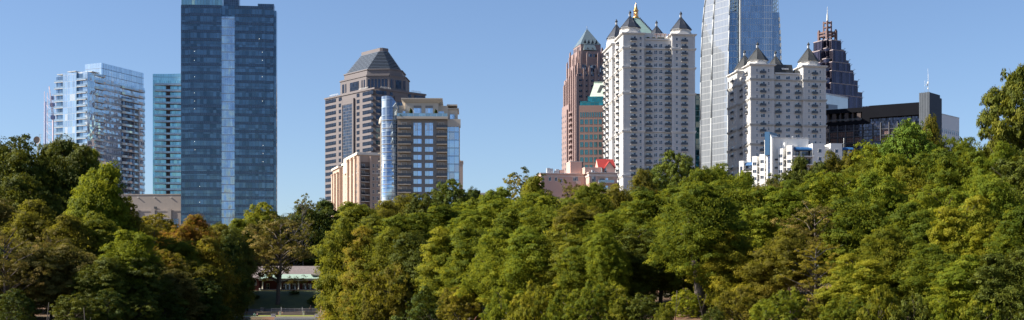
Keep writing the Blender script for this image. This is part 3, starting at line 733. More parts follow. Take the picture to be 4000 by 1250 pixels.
# left wing wall with its recessed dark bays
sA, sB, sC = B.sy(303), B.sy(250), Lf
b = MB(); b.box(0.8, 16, sA+.003, sC, 0, zt-.8); B.add('rear_wing', b, G_CON)
b = MB(); b.box(-0.05, -.003, 3.2, sA-.1, 0, zt-.6); B.add('recessed_glazing', b, G_COND)
b = MB(); b.box(.4, .797, sC-6.0, sC-.5, 0, zt-1); B.add('recessed_glazing', b, G_COND)
pod = MB(); pod.box(-.9, .797, sA+.003, sB, 0, zt+.2); B.add('glass_bay', pod, G_CON)
def slab_mesh(pts):
    b = MB(); b.prism(pts, -0.28, 0.0, 0); return b
def balcony_run(x0, x1, y, dpt, slab=SLAB, rail=RAILC, bow=0.0, n=6):
    b = MB(); pts = [(x0, y)]
    top = [(x0+(x1-x0)*i/n, y-dpt-bow*math.sin(math.pi*i/n)) for i in range(n+1)]
    b.prism([(x1, y), (x0, y)] + top, -0.26, 0, 0)
    for i in range(n):
        (ax, ay), (bx_, by) = top[i], top[i+1]
        b.quad([(ax,ay+.05,0),(bx_,by+.05,0),(bx_,by+.05,1.05),(ax,ay+.05,1.05)], 1)
        b.quad([(ax,ay+.09,1.05),(bx_,by+.09,1.05),(bx_,by+.09,0),(ax,ay+.09,0)], 1)
    return b.mesh('balcony', [slab, rail])
xr0, xr1, xr2 = B.fx(372), B.fx(412), Rt
me1 = balcony_run(0, xr0*1.15, 0, 0.5, n=2)
me2 = balcony_run(0, xr1-xr0+1, 0, .9, bow=0.4); me3 = balcony_run(0, xr2-B.fx(478)-1, 0, .8, bow=.8, n=10)
meL1 = balcony_run(0, sA-.3, 0, .9, n=2); meL2 = balcony_run(0, sC-sB+.8, 0, 1.0, n=2)
me0 = balcony_run(0, Rt-xr0, 0, .35, n=1)
for i in range(nf, 3, -1):
    z = i*fl
    if i < nf: B.rep('balcony', me3, B.fx(478), 0.9, z); B.rep('balcony', meL1, 0, sA, z, R90); B.rep('balcony', meL2, .8, sC+.6, z, R90); B.rep('floor_slab', me0, xr0, .9, z+.3)
    B.rep('balcony', me2, xr0-1, 0.9, z-.2)
for i in range(nf, 10, -2): pass
B.flush(100)
REFLD = mat_glass('reflection_tint_glass', (0.09,0.13,0.18), 1.2, 3.57, 0.6, mull=(.3,.3,.3), mw=.14, mh=.3, wob=.4, metal=.8)
b = MB(); b.box(B.fx(480), B.fx(528), .6, .895, 0, zt-9); B.add('dark_reflection_panel', b, REFLD)  # dark reflection on the facade put in as a tinted panel
b = MB(); b.box(B.fx(540), B.fx(540)+.6, -.8, .59, 0, zt-14); B.add('balcony_divider', b, SLAB)

# ================================================================= 3 turquoise condominium
G_TUR = mat_glass('turquoise_glass', (0.28,0.52,0.58), 1.4, 3.7, 0.22, mull=(0.35,0.48,0.52), mw=0.09, mh=0.15, wob=0.3, metal=0.75)
B = Bd('turquoise_condominium', 597, 765, 3, 'turquoise glass condominium with a concave balconied front, behind the dark blue tower', 'apartment tower')
W_ = B.fx(740); zt = B.z(285); nseg = 10
arc = [(W_*i/nseg, 1.8*math.sin(math.pi*min(1,i/nseg*.9))) for i in range(nseg+1)]
b = MB(); b.prism(arc + [(W_,18),(0,18)], 0, zt-4.2, 0); B.add('curtain_wall', b, G_TUR)
b = MB(); b.prism([(x+(-.0), y) for x, y in arc] + [(W_,14),(0,14)], zt-4.2, [zt+ .9*(i/nseg-.6) for i in range(nseg+1)]+[zt,zt-.6], 0)
B.add('crown_screen', b, mat_glass('turquoise_crown', (0.35,0.60,0.68), 1.6, 4.2, .1, mull=(.2,.34,.4), mw=.15, mh=.3, wob=.1, metal=.7))
xs_ = B.fx(655); b = MB(); b.box(xs_-1.1, xs_+1.1, .6, 1.72, 0, zt-6); B.add('dark_stripe', b, mat_plain('dark_brown_panel', (0.05,0.035,0.035), .5, var=.2))
bb = MB(); s0 = 1.2; top = []
for i in range(9): xx = s0+(W_-s0)*i/8; top.append((xx, 1.8*math.sin(math.pi*min(1,xx/W_*.9))-1.5-.5*math.sin(math.pi*i/8)))
bb.prism([(W_,2),(s0,2)]+top, -.3, 0, 0)
for (ax,ay),(bx_,by) in zip(top[:-1], top[1:]): bb.quad([(ax,ay+.05,0),(bx_,by+.05,0),(bx_,by+.05,1.0),(ax,ay+.05,1.0)], 1)
mt_ = bb.mesh('balcony', [SLAB, RAILC])
z = zt-7
while z > 20: B.rep('balcony', mt_, 0, 0, z); z -= 3.7
B.flush()

# ================================================================= 4 beige podium
BEI = mat_plain('beige_precast', (0.36,0.31,0.27), 0.85, var=0.12, scale=.08, joint=4.2, ujoint=7.6, jd=.92, jw=.1, streak=.08)
B = Bd('beige_podium_block', 440, 640, -3, 'long low beige block without windows in its upper wall, left of the dark blue tower', 'building')
W_ = B.fx(712); zt = B.z(762, 15); zs = B.z(823, 15)
b = MB(); b.box(0, W_, 0, 30, zs, zt); b.box(-.2, W_, -.15, 30, zt, zt+.5); B.add('upper_wall', b, BEI)
b = MB(); b.box(0, W_, -1.2, 30, 0, zs-.003)
for k in range(5):
    xx = B.fx(474+k*64); b.box(xx-.9, xx+.9, -1.7, -1.203, 0, zs+.8)
b.box(0, W_, -1.35, -1.203, zs-.5, zs+.15); B.add('lower_wall', b, BEI)
G_LV = mat_glass('louvre_glass', (.10,.13,.18), 3.0, 1.1, .3, mull=(.3,.3,.31), mw=.1, mh=.28, wob=.1)
wl = win_mesh(6.2, 9.0, mat_plain('grey_frame', (.25,.25,.26), .6), G_LV, .25)
for q in (506+0, 570+0, 633, 686):
    ww = wl if q != 686 else win_mesh(3.0, 9.0, bpy.data.materials['grey_frame'], G_LV, .25)
    B.rep('window', ww, B.fx(q+(6 if q < 686 else 0), -1.2), -1.2, zs-13)
b = MB(); xx = B.fx(608); b.box(xx-.7, xx+.7, -.3, -.155, zs+.6, zs+2); B.add('vent', b, LEAD)
for q in (476, 540, 604, 668):
    b = MB(); xx = B.fx(q); b.box(xx-.3, xx+.3, -.5, -.003, zt-1.4, zt-1.1); B.add('wall_lamp', b, WHITEF)
B.flush()

# ================================================================= 5 dark blue glass tower
G_BLU = mat_glass('deep_blue_glass', (0.105,0.160,0.210), 1.55, 2.9, 0.30, mull=(0.06,0.095,0.15), mw=0.10, mh=0.1, wob=0.12, metal=0.85, big=.5)
G_SPN = mat_glass('blue_spandrel', (0.07,0.105,0.15), 0.9, 1.0, 0.25, mull=(0.10,0.15,0.22), mw=0.12, mh=0.12, wob=0.08, metal=.6)
G_STR = mat_glass('pale_blue_glass', (0.38,0.49,0.60), 1.0, 4.03, 0.12, mull=(0.34,0.46,0.58), mw=0.10, mh=0.5, wob=0.5, metal=.8, big=.3)
B = Bd('blue_glass_tower', 705, 620, 5.5, 'broad dark blue glass tower with one pale vertical stripe, tallest of the left group', 'office tower')
fx = B.fx; zt = B.z(17); fl = 4.03
x = [0, fx(737), fx(865), fx(917), fx(1037), fx(1069)]
dep = 9
b = MB()
b.box(x[0], x[1], 1.2, dep, 0, B.z(22)); b.box(x[1], x[2], 0, dep, 0, zt); b.box(x[3], x[4], 0, dep, 0, zt); b.box(x[4], x[5], .7, dep, 0, B.z(24))
b.box(x[2]+.003, x[3]-.003, .5, dep, B.z(60), B.z(18)); b.box(x[5]+.003, x[5]+1.1, 2, dep-2, 0, B.z(30))
B.add('curtain_wall', b, G_BLU)
b = MB(); b.box(x[2]+.003, x[3]-.003, .35, dep, 0, B.z(60)-.003); B.add('pale_stripe', b, G_STR)
b = MB(); b.box(fx(870), fx(930), 3, 8.5, B.z(20), B.z(-40)); B.add('penthouse', b, G_SPN)
b = MB(); b.box(fx(1005), x[5]-.1, 2.5, 8.5, B.z(22), B.z(3)); B.add('penthouse', b, G_SPN)
b = MB(); b.box(0.1, fx(866), 2, 8.5, B.z(20), B.z(-60)); B.add('crown_screen', b, mat_glass('pale_crown_glass', (.28,.42,.44), 1.4, 4.5, .3, mull=(.12,.2,.24), mw=.12, mh=.2, curt=((.62,.78,.62),.22), wob=.4))
BLT = mat_plain('blue_trim', (.06,.09,.13), .4, metal=.3)
sps = []
for k0, k1, yy in ((1,2,0),(3,4,0),(0,1,1.2),(4,5,.7)):
    q = MB(); q.box(x[k0]+.05, x[k1]-.05, yy-.12, yy-.003, 0, 1.05); q.box(x[k0]+.02, x[k1]-.02, yy-.2, yy-.003, 1.053, 1.14, 1); q.box(x[k0]+.02, x[k1]-.02, yy-.2, yy-.003, -.1, -.003, 1)
    sps.append(q.mesh('spandrel', [G_SPN, BLT]))
z = zt-1.2
while z > 12:
    for q in sps[:2]: B.rep('spandrel', q, 0, 0, z)
    for q in sps[2:]: B.rep('edge_spandrel', q, 0, 0, z)
    z -= fl
B.flush()
bs = MB()
for q in (758, ): pass
lampm, t_, p_ = nm('lamp_glow'); p_.inputs['Emission Color'].default_value = (1,.95,.85,1); p_.inputs['Emission Strength'].default_value = 1.0
for q, yy in ((760,201),(760,236),(760,300),(760,363),(760,395),(760,425),(760,553),(762,585),(780,728),(780,790),(1013,152),(1025,204),(1025,236),(1025,300),(1025,395),(1028,568),(1028,600),(1028,632)):
    b = MB(); xx = fx(q); zz = B.z(yy, xx); b.box(xx-.1, xx+.1, -.26, -.21, zz-.1, zz+.1); B.add('ceiling_lamp', b, lampm)
# ================================================================= 6 granite tower with stepped pyramid roof
GRN = mat_plain('rose_granite', (0.165,0.146,0.148), 0.7, var=0.12, scale=.1, joint=2.1, ujoint=2.4, jd=.8, jw=.12)
G_RIB = mat_glass('ribbon_glass', (0.03,0.04,0.06), 1.5, 2.1, .5, mull=(.02,.022,.03), mw=.1, mh=.1, wob=.15, metal=.8)
SLATE = mat_plain('stepped_roof_metal', (0.10,0.125,0.165), 0.5, metal=.1, var=.15)
B = Bd('pyramid_roof_tower', 1463, 850, 41, 'pinkish grey granite office tower topped by a broad stepped pyramid', 'office tower')
Rx = B.fx(1662); Ly = B.sy(1270); zt = B.z(340); fx, sy = B.fx, B.sy
ch = 4.0; 
b = MB(); b.prism([(ch,0),(Rx,0),(Rx,Ly),(0,Ly),(0,ch)], 0, zt)
b.box(-.5, Rx+.5, -.5, -.003, zt-1.2, zt-.2); b.box(-.5, -.003, 0, Ly+.5, zt-1.2, zt-.2); B.add('shaft', b, GRN)
fl = 4.2
def both(q0, q1):      # strip of columns on left face and the mirrored strip on the front face, in metres from the corner
    return q0, q1
left_r = [(sy(1463+0)+1.2, sy(1416)), (sy(1405), sy(1393)), (sy(1336), sy(1323)), (sy(1313), sy(1271))]
rbs = []
for a_, c_ in left_r:
    w_ = abs(c_-a_); lo = min(a_, c_); r1 = MB(); r1.box(-.14, -.003, lo+.2, lo+w_-.2, 0.9, 3.3); rbs.append(r1.mesh('ribbon_window', [G_RIB]))
    w_ *= Rx/Ly; lo *= Rx/Ly; r1 = MB(); r1.box(lo+.2, lo+w_-.2, -.14, -.003, 0.9, 3.3); rbs.append(r1.mesh('ribbon_window', [G_RIB]))
z = zt-5.2
while z > 10:
    for r1 in rbs: B.rep('ribbon_window', r1, 0, 0, z)
    z -= fl
# projecting dark glass bays
for k in (0, 1):
    b = MB(); a_, c_ = sorted((sy(1382), sy(1343)))
    if k: a_, c_ = a_*Rx/Ly, c_*Rx/Ly
    if k: b.box(a_, c_, -1.0, -.003, 8, zt-8)
    else: b.box(-1.0, -.003, a_, c_, 8, zt-8)
    B.add('glass_bay', b, mat_glass('bay_glass'+str(k), (0.06,.085,.12), 1.9, 2.1, .35, mull=(.14,.13,.13), mw=.22, mh=.2, wob=.15, metal=.8))
    b = MB()
    if k: b.box(a_-1.3, a_-.003, -1.3, -.003, 8, zt-4.5); b.box(c_+.003, c_+1.3, -1.3, -.003, 8, zt-4.5); b.box(a_, c_, -1.25, -.003, zt-7.99, zt-4.5)
    else: b.box(-1.3, -.003, a_-1.3, a_-.003, 8, zt-4.5); b.box(-1.3, -.003, c_+.003, c_+1.3, 8, zt-4.5); b.box(-1.25, -.003, a_, c_, zt-7.99, zt-4.5)
    B.add('bay_frame', b, GRN)
# parapet rails
b = MB()
for a_, c_ in ((.12,.3),(.72,.9)):
    for zz in (.5, 1.0): b.box(Rx*a_, Rx*c_, -.3, -.2, zt+zz, zt+zz+.1); b.box(-.3, -.2, Ly*a_, Ly*c_, zt+zz, zt+zz+.1)
    for i in range(9): q = a_+(c_-a_)*i/8; b.box(Rx*q-.05, Rx*q+.05, -.3, -.2, zt, zt+1); b.box(-.3,-.2, Ly*q-.05, Ly*q+.05, zt, zt+1)
B.add('terrace_rail', b, WHITEF)
# upper octagonal block
def oct_(m, c, X1=None, Y1=None): 
    X1 = Rx; Y1 = Ly
    return [(m+c,m),(X1-m-c,m),(X1-m,m+c),(X1-m,Y1-m-c),(X1-m-c,Y1-m),(m+c,Y1-m),(m,Y1-m-c),(m,m+c)]
z1 = B.z(291, 9, 9); z2 = B.z(268, 10, 10)
b = MB(); b.prism(oct_(3.2, 11), zt-2, z1); b.prism(oct_(2.8, 11), z1-1, z1-.4); b.prism(oct_(5.2, 11), z1, z2); b.prism(oct_(4.8, 11), z2-.6, z2+.1); B.add('upper_block', b, GRN)
# tall dark openings of the upper block
op = MB(); n8 = oct_(3.2, 11)
def onface(p, q, lst, zz0, zz1, mb, dd=.12, mi=0):
    L_ = math.hypot(q[0]-p[0], q[1]-p[1]); ux_, uy_ = (q[0]-p[0])/L_, (q[1]-p[1])/L_; nx_, ny_ = uy_, -ux_
    for f0, f1 in lst:
        a0 = (p[0]+ux_*L_*f0, p[1]+uy_*L_*f0); a1 = (p[0]+ux_*L_*f1, p[1]+uy_*L_*f1)
        mb.prism([(a0[0]+nx_*dd,a0[1]+ny_*dd),(a1[0]+nx_*dd,a1[1]+ny_*dd),(a1[0]-nx_*.05,a1[1]-ny_*.05),(a0[0]-nx_*.05,a0[1]-ny_*.05)], zz0, zz1, mi)
lst_c = [(.06+.15*i, .06+.15*i+.1) for i in range(6)]; lst_s = [(.08,.16),(.2,.24),(.38,.72),(.82,.86),(.9,.95)]
for p, q, l in ((n8[7], n8[0], lst_c), (n8[0], n8[1], lst_s), (n8[6], n8[7], lst_s)):
    for f in l:
        b = MB(); onface(p, q, [f], zt+1.5, z1-3.2, b); B.add('tall_window', b, G_RIB)
# stepped pyramid
ns = 12; zp = B.z(196, 15, 15); b = MB()
base_m = 6.2; top_m = Rx/2-3.9
for i in range(ns):
    f = i/ns; m_ = base_m+(top_m-base_m)*f; c_ = 10.5*(1-f)+1.8*f
    za = z2+(zp-z2)*i/ns; zb_ = z2+(zp-z2)*(i+1)/ns
    b.prism(oct_(m_+.9, c_), za+.003, za+(zb_-za)*.5, 1); b.prism(oct_(m_+.15, c_), za+(zb_-za)*.5+.003, zb_, 0)
B.add('stepped_pyramid', b, [SLATE, mat_plain('step_shade_tone', (.075,.085,.10), .8)])  # risers coloured darker to draw the shade line under each step
b = MB(); b.prism(oct_(top_m+.3, 1.4), zp, zp+2.6); B.add('cap', b, GRN)
B.flush()

# ================================================================= 8 peach apartment block
PCH = mat_plain('peach_stucco', (0.50,0.38,0.30), 0.85, var=0.06, scale=.15, streak=.05)
CRM = mat_plain('cream_trim', (0.66,0.60,0.52), 0.8, var=0.05)
G_WN = mat_glass('flat_window_glass', (0.20,0.23,0.27), .9, 1.5, .5, mull=(.5,.48,.45), mw=.1, mh=.12, wob=.1, metal=.6)
B = Bd('peach_apartment_block', 1397, 560, 19, 'peach stucco apartment block with cream trim and bays, before the granite pyramid tower', 'apartment tower')
fx, sy = B.fx, B.sy; Rx = fx(1500); Ly = sy(1300); zt = B.z(605)
b = MB(); b.box(0, Rx, 0, Ly*.42, 0, zt); b.box(1.5, Rx, Ly*.42, Ly*.72, 0, zt-.8); b.box(0, Rx, Ly*.72, Ly, 0, zt-1.5)
B.add('wall', b, PCH)
b = MB(); b.box(-.6, Rx+.3, -.6, Ly*.42+.4, zt, zt+.7); b.box(-.3,Rx,-.3,Ly*.42,zt+.7,zt+1.3); b.box(.9, Rx, Ly*.42+.403, Ly*.72, zt-.8, zt+.2); b.box(-.6, Rx, Ly*.72+.003, Ly+.6, zt-1.5, zt-.6); B.add('cornice', b, CRM)
for q in (.06,.2,.34,.76,.88,.97):
    b = MB(); yy = Ly*q; b.box(-.9, -.003, yy-1.2, yy+1.2, 0, zt-4 if q > .5 else zt-1.2); b.box(-1.1,-.003,yy-1.4,yy+1.4, zt-4 if q > .5 else zt-1.2, zt-3.4 if q > .5 else zt-.4); B.add('bay', b, PCH)
b = MB(); a_ = Ly*.55; b.box(.7, 1.497, a_-3.2, a_+3.2, zt-5.2, zt+1.8); B.add('gable', b, CRM)
for zz in (zt-8, zt-28):
    b = MB(); b.box(-.12, Rx, -.12, -.003, zz, zz+.35); b.box(-.12,-.003,0,Ly*.42,zz,zz+.35); B.add('string_course', b, CRM)
rx0, rx1 = fx(1408), fx(1443)
b = MB(); b.box(rx0, rx1, -.06, -.003, 4, zt-3.0); B.add('balcony_recess', b, mat_plain('recess_shade_tone', (.26,.19,.15), .9, var=.2))  # flat panel; the shade of a recess is put into its darker colour
for e_ in (rx0-.9, rx1+.03): b = MB(); b.box(e_, e_+.85, -1.5, -.003, 0, zt-.5); B.add('pier', b, PCH)
bm = balc_mesh(rx1-rx0-.3, 1.3, slab=CRM, rail=RAIL, th=.3, clutter=CLUT); wd = win_mesh(1.9, 2.1, WHITEF, G_WN, .14, nx=2); wn = win_mesh(1.0, 1.6, WHITEF, G_WN, .14, nz=2)
z = zt-6.0
xc = (rx0+rx1)/2; xw = fx(1459)
yws = [Ly*k for k in (.03,.11,.15,.25,.29,.40,.5,.6,.8,.83,.92)]
while z > 4:
    B.rep('balcony', bm, xc, -.07, z); B.rep('balcony_door', wd, xc-1.0, -.07, z+.05); B.rep('window', wn, xw, 0, z+.7); B.rep('window', wn, fx(1474), 0, z+.7)
    for yy in yws[:9]: B.rep('window', wn, 1.5 if .42*Ly < yy < .72*Ly else 0, yy, z+.6, R90)
    z -= 2.85
B.flush(100)
# plain sliver block behind the condominium
B = Bd('tan_block', 1770, 600, 2, 'plain tan wall of a block showing right of the brown condominium', 'building')
b = MB(); b.box(0, B.fx(1808), 0, 12, 0, B.z(632)); b.box(-.2, B.fx(1808)+.2, -.2, 12.2, B.z(632), B.z(632)+.5); B.add('wall', b, PCH)
b = MB(); b.box(1, B.fx(1800), 3, 6, B.z(632)+.5, B.z(632)+1.2); B.add('roof_curb', b, CRM)
B = Bd('low_grey_building', 1846, 520, 0, 'low grey flat roof just above the trees right of the brown condominium', 'building')
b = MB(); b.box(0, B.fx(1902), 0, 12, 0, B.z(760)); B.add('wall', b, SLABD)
b = MB(); b.box(-.3, B.fx(1902)+.3, -.3, 12.3, B.z(760), B.z(756)+.3); B.add('roof', b, SLAB)

# ================================================================= 7 brown condominium with round glass corner
BRN = mat_plain('brown_stucco', (0.235,0.225,0.215), 0.85, var=0.06, scale=.2)
SND = mat_plain('sand_stucco', (0.52,0.465,0.39), 0.85, var=0.06, scale=.2)
G_CYL = mat_glass('sky_glass', (0.50,0.64,0.78), 2.0, 3.08, 0.12, mull=(0.40,0.50,0.60), mw=0.14, mh=0.16, wob=0.15, metal=0.75, curt=((.62,.72,.80),.25), band=.35, bandc=(.30,.40,.50))
G_LIV = mat_glass('light_window_glass', (0.50,0.66,0.85), 1.0, 2.0, 0.35, mull=(0.55,0.6,0.66), mw=0.08, mh=0.1, wob=0.2, metal=0.7, curt=((.6,.7,.8),.3))
B = Bd('brown_condominium', 1490, 490, 2, 'brown condominium with a round sky-blue glass corner and iron balconies', 'apartment tower')
fx, sy = B.fx, B.sy; zt = B.z(463); R = fx(1795); fl = 3.08
xc0 = fx(1552); cr_ = xc0/2+.35
y0_ = 0.0
b = MB(); b.box(xc0, fx(1748), 0, 20, 0, zt); B.add('front_wall', b, BRN)
b = MB(); b.box(0, xc0-.003, cr_, 20, 0, zt-1); b.box(fx(1748)+.003, R, 1.2, 20, 0, zt-1.6); B.add('side_block', b, SND)
# round corner with a curved sloping top
cx_, cy_ = xc0/2+.15, cr_+.0; k = 28; ztop = B.z(363)
ring = [(cx_+cr_*math.cos(2*math.pi*i/k), cy_+cr_*math.sin(2*math.pi*i/k)) for i in range(k)]
b = MB(); tz = []
for p in ring:
    f = max(0, (p[0]-(cx_-cr_*.2))/(cr_*1.2)); tz.append(ztop-1.0-(1-math.sqrt(max(0,1-f*f)))*7.5)
b.prism(ring, 0, tz, 0, sm=True); B.add('glass_corner', b, G_CYL)
z = zt-.6
while z > 6:
    b = MB(); b.lathe([(cr_+.1,0),(cr_+.1,.22)], (cx_,cy_), 28); o = b.mesh('floor_ring', [GREYM]); B.rep('floor_ring', o, 0, 0, z); z -= fl
# right glass bay
b = MB(); b.box(fx(1748)+.004, R-.25, .2, 1.197, 0, zt-3.0); B.add('glass_bay', b, G_CYL)
b = MB(); b.box(fx(1748)+.003, R+.4, -.2, 3, zt-3.0, zt-.1); B.add('bay_head', b, SND)
# penthouse
b = MB(); b.box(fx(1582), fx(1712), 2.5, 18, zt, B.z(396, 0, 2.5)); b.box(fx(1555), fx(1582), 4, 18, zt, B.z(412, 0, 4)); b.box(fx(1712), fx(1750), 4, 18, zt, B.z(412, 0, 4)); b.box(fx(1750), fx(1787), 4.5, 18, zt-1.4, B.z(425,0,4)); B.add('penthouse', b, SND)
b = MB(); b.frustum((fx(1582)-.3, fx(1712)+.3, 2.2, 18.3), B.z(400,0,2.5), (fx(1582)-1.6, fx(1712)+1.6, 1.2, 20), B.z(388,0,2.5)); b.box(fx(1582)-1.6, fx(1712)+1.6, 1.2, 20, B.z(388,0,2.5)+.003, B.z(388,0,2.5)+.4); b.box(fx(1745), fx(1782)+.4, 3.5, 17, B.z(412,0,4)+.003, B.z(412,0,4)+.5); b.box(fx(1750)+.003, fx(1787)+.5, 4, 18, B.z(425,0,4), B.z(425,0,4)+.4); B.add('eaves', b, SND)
for q0, q1, t0, t1 in ((1615,1645,412,460),(1661,1690,412,460),(1571,1594,434,460),(1711,1733,434,460),(1757,1775,446,460)):
    yy = 2.5 if 1600 < q0 < 1700 else 4.0
    b = MB(); b.box(fx(q0), fx(q1), yy-.1, yy-.003, zt+.05, B.z(t0+(10 if yy < 3 else 0), 0, yy)); 
    B.add('penthouse_window', b, G_LIV)
    if yy < 3: b = MB(); b.box(fx(q0), fx(q1), yy-.12, yy-.003, B.z(t0+10,0,yy)+.003, B.z(t0,0,yy)); B.add('window_head', b, BRN)
b = MB(); b.box(fx(1550), fx(1750), -1.4, -.003, zt-.2, zt+.7); B.add('terrace_slab', b, SND)
b = MB(); b.box(fx(1552), fx(1748), -1.3, -1.24, zt+.703, zt+1.9); B.add('glass_balustrade', b, mat_glass('balustrade_glass', (.34,.46,.50), 2.2, 5, .2, mull=(.6,.6,.6), mw=.08, mh=0, wob=.1, metal=.7))
for q, h_, w_ in ((1605,3.2,1.2),(1702,3.0,1.1),(1655,1.0,1.6),(1565,1.2,2.2),(1740,1.3,1.4)):
    me, tm, H0, R0 = TREEV['tall1' if h_ > 2 else 'bush1']
    o = link('potted_plant', me, None, None); o.material_slots[0].link = 'OBJECT'; o.material_slots[0].material = PAL['dark']
    p0 = Vector((B.P[0], B.P[1], B.z0)); uu = Vector((B.u[0],B.u[1],0)); vv = Vector((B.v[0],B.v[1],0))
    o.location = p0+uu*fx(q)+vv*(-.5)+Vector((0,0,zt+.75)); o.scale = (w_/(2*R0), w_/(2*R0), h_/H0)
    tag(o, {1605:'conical potted shrub on the penthouse terrace of the brown condominium, left one',1702:'conical potted shrub on the penthouse terrace of the brown condominium, right one',
            1655:'low potted plant in the middle of the penthouse terrace of the brown condominium',1565:'low potted plant at the left end of the penthouse terrace',1740:'low potted plant at the right end of the penthouse terrace'}[q], 'potted plant', 'potted plants on the penthouse terrace')
wl = (fx(1578)-fx(1552)); xb0 = fx(1552)+.2; xb1 = fx(1606)
bm = balc_mesh(xb1-xb0, 1.5, slab=SND, rail=RAIL, fill=RAILG, th=.28, clutter=CLUT); x2, x3 = fx(1705), fx(1747)
bm2 = balc_mesh(x3-x2, 1.5, slab=SND, rail=RAIL, fill=RAILG, th=.28, clutter=CLUT)
dr = win_mesh(2.1, 2.1, WHITEF, G_LIV, .1, nx=2); ww = win_mesh(fx(1648)-fx(1615), 2.0, GREYM, G_LIV, .12, nx=2, nz=1); ww2 = win_mesh(fx(1648)-fx(1615), 5.1, GREYM, G_LIV, .12, nx=2, nz=2)
z = zt-fl-.5; i = 0
while z > 4:
    B.rep('balcony', bm, (xb0+xb1)/2, 0, z); B.rep('balcony', bm2, (x2+x3)/2, 0, z)
    B.rep('balcony_door', dr, fx(1578), 0, z+.02); B.rep('balcony_door', dr, fx(1724), 0, z+.02)
    if i == 1: [B.rep('window', ww2, fx(q), 0, z+.1) for q in (1631, 1676)]
    elif i > 1: [B.rep('window', ww, fx(q), 0, z+.1) for q in (1631, 1676)]
    z -= fl; i += 1
rc_ = MB(); rc_.box(xb0-.15, xb1-.1, -.03, -.003, 5, zt-.7); B.add('sunlit_tone_panel', rc_, mat_plain('tan_recess', (.30,.25,.21), .9))  # flat tan panel; the look of a sunlit recess is put into its colour
rc_ = MB(); rc_.box(x2+.1, x3, -.03, -.003, 5, zt-.7); B.add('sunlit_tone_panel', rc_, bpy.data.materials['tan_recess'])
# left side: narrow lit return with small balconies
wn2 = win_mesh(1.3, 1.9, WHITEF, DGLASS, .14); bl = balc_mesh(2.4, .9, slab=CRM, rail=RAIL)
b = MB(); b.box(-1.0, -.003, 8, 20, 0, B.z(480, 0, 10)); B.add('rear_bay', b, SND)
b = MB(); b.lathe([(1.0,0),(1.15,.4),(.9,2.0),(.5,2.8),(.1,3.1)], (-.5, 8.4), 12, z0=B.z(480,0,10)-.8); B.add('bay_crown', b, SND)
z = zt-6
while z > 4:
    for yy in (9.0, 11.6, 15): B.rep('window', wn2, -1.0, yy, z, R90)
    B.rep('side_balcony', bl, -1.0, 9.5, z, R90)
    z -= fl
B.flush(100)

# ================================================================= 10 pink granite tower with glass pyramid
PNK = mat_plain('pink_granite', (0.285,0.205,0.192), 0.75, var=0.10, scale=.12, joint=2.0, jd=.85, jw=.15)
PYR = mat_glass('pale_green_roof', (0.22,0.28,0.30), 1.3, 1.6, .08, mull=(.20,.27,.28), mw=.12, mh=.12, wob=.05, metal=.55, rough=.3)
B = Bd('pink_granite_tower', 2252, 920, 14, 'pink granite setback tower with a pale green glass pyramid on top', 'office tower')
fx, sy = B.fx, B.sy; R = fx(2385); L = sy(2203); zz = lambda q: B.z(q)
tiers = [(0, 0, 700+400, 285, 0), (1.6, 1.8, 300, 238, 1), (3.4, 4.2, 238, 195, 2), (6.0, 7.5, 196, 160, 3)]
m_ = lambda a_: (a_*.8, a_*1.15)
b = MB(); cut = [(0,0,0,288),(1.5,1.8,288,243),(3.2,4.2,243,192),(5.2,7,192,163)]
zb_ = 0
for ax, ay, q0, q1 in cut:
    b.box(ax, R-ax, ay, L-ay, zb_, zz(q1)); zb_ = zz(q1)-.003
B.add('shaft', b, PNK)
# piers with rounded heads on both faces
pier = {}
def pr(w_, d_, h_):
    w_ *= .6; d_ *= .7; b = MB(); b.box(-w_/2, w_/2, -d_, .0, 0, h_); b.box(-w_/2+.25, w_/2-.25, -d_+.25, 0, h_, h_+.7); b.box(-w_/2+.55, w_/2-.55, -d_+.5, 0, h_+.7, h_+1.3); return b.mesh('pier', [PNK])
for f, q1, w_ in ((.02,300,3.6),(.22,270,2.6),(.38,262,2.4),(.55,270,2.6),(.75,300,3),(.95,305,3)):
    B.rep('pier', pr(w_, 1.3, zz(q1)), R*f, 0, 0)
for f, q1, w_ in ((.06,258,2.6),(.2,262,2.4),(.36,268,2.4),(.52,285,2.4),(.66,295,2.4),(.8,300,2.4),(.95,310,2.6)):
    B.rep('pier', pr(w_, 1.3, zz(q1)), 0, L*f, 0, R90)
for f, q1 in ((.1,222),(.32,205),(.68,205),(.9,222)): B.rep('pier', pr(2.4, 1.2, zz(q1)-zz(300)), 1.5+(R-3)*f, 1.8, zz(300)); B.rep('pier', pr(2.4, 1.2, zz(q1)-zz(300)), 1.5, 1.8+(L-3.6)*f, zz(300), R90)
for f, q1 in ((.1,182),(.9,182)): B.rep('pier', pr(2.6, 1.2, zz(q1)-zz(243)), 3.2+(R-6.4)*f, 4.2, zz(243)); B.rep('pier', pr(2.4, 1.2, zz(q1)-zz(243)), 3.2, 4.2+(L-8.4)*f, zz(243), R90)
wn = win_mesh(2.6, 2.0, PNK, DGLASS, .12, nx=2); ws = win_mesh(1.5, 2.0, PNK, DGLASS, .12)
z = zz(296); 
while z > 8:
    for f in (.12, .30, .465, .65, .85): B.rep('window', wn if f in (.465,.12) else ws, R*f, 0, z)
    for f in (.13, .28, .44, .59, .73, .88): B.rep('window', ws, 0 if z > zz(395)-2 or f < .45 else (-1.5 if f < .5 or f > .9 or z > zz(415)-2 else -2.6), L*f, z, R90)
    z -= 3.9
for xx in (.22,.5,.78):
    b = MB(); q = 1.5+(R-3)*xx; b.box(q-2.2,q-.2, 1.65, 1.797, zz(284), zz(250)); b.box(q+.2,q+2.2, 1.65, 1.797, zz(284), zz(250)); B.add('tall_window', b, DGLASS)
for q0, q1 in ((2297,2312),(2318,2332)):
    b = MB(); b.box(fx(q0,4.2), fx(q1,4.2), 4.1, 4.197, zz(215), zz(203)); B.add('top_window', b, DGLASS)
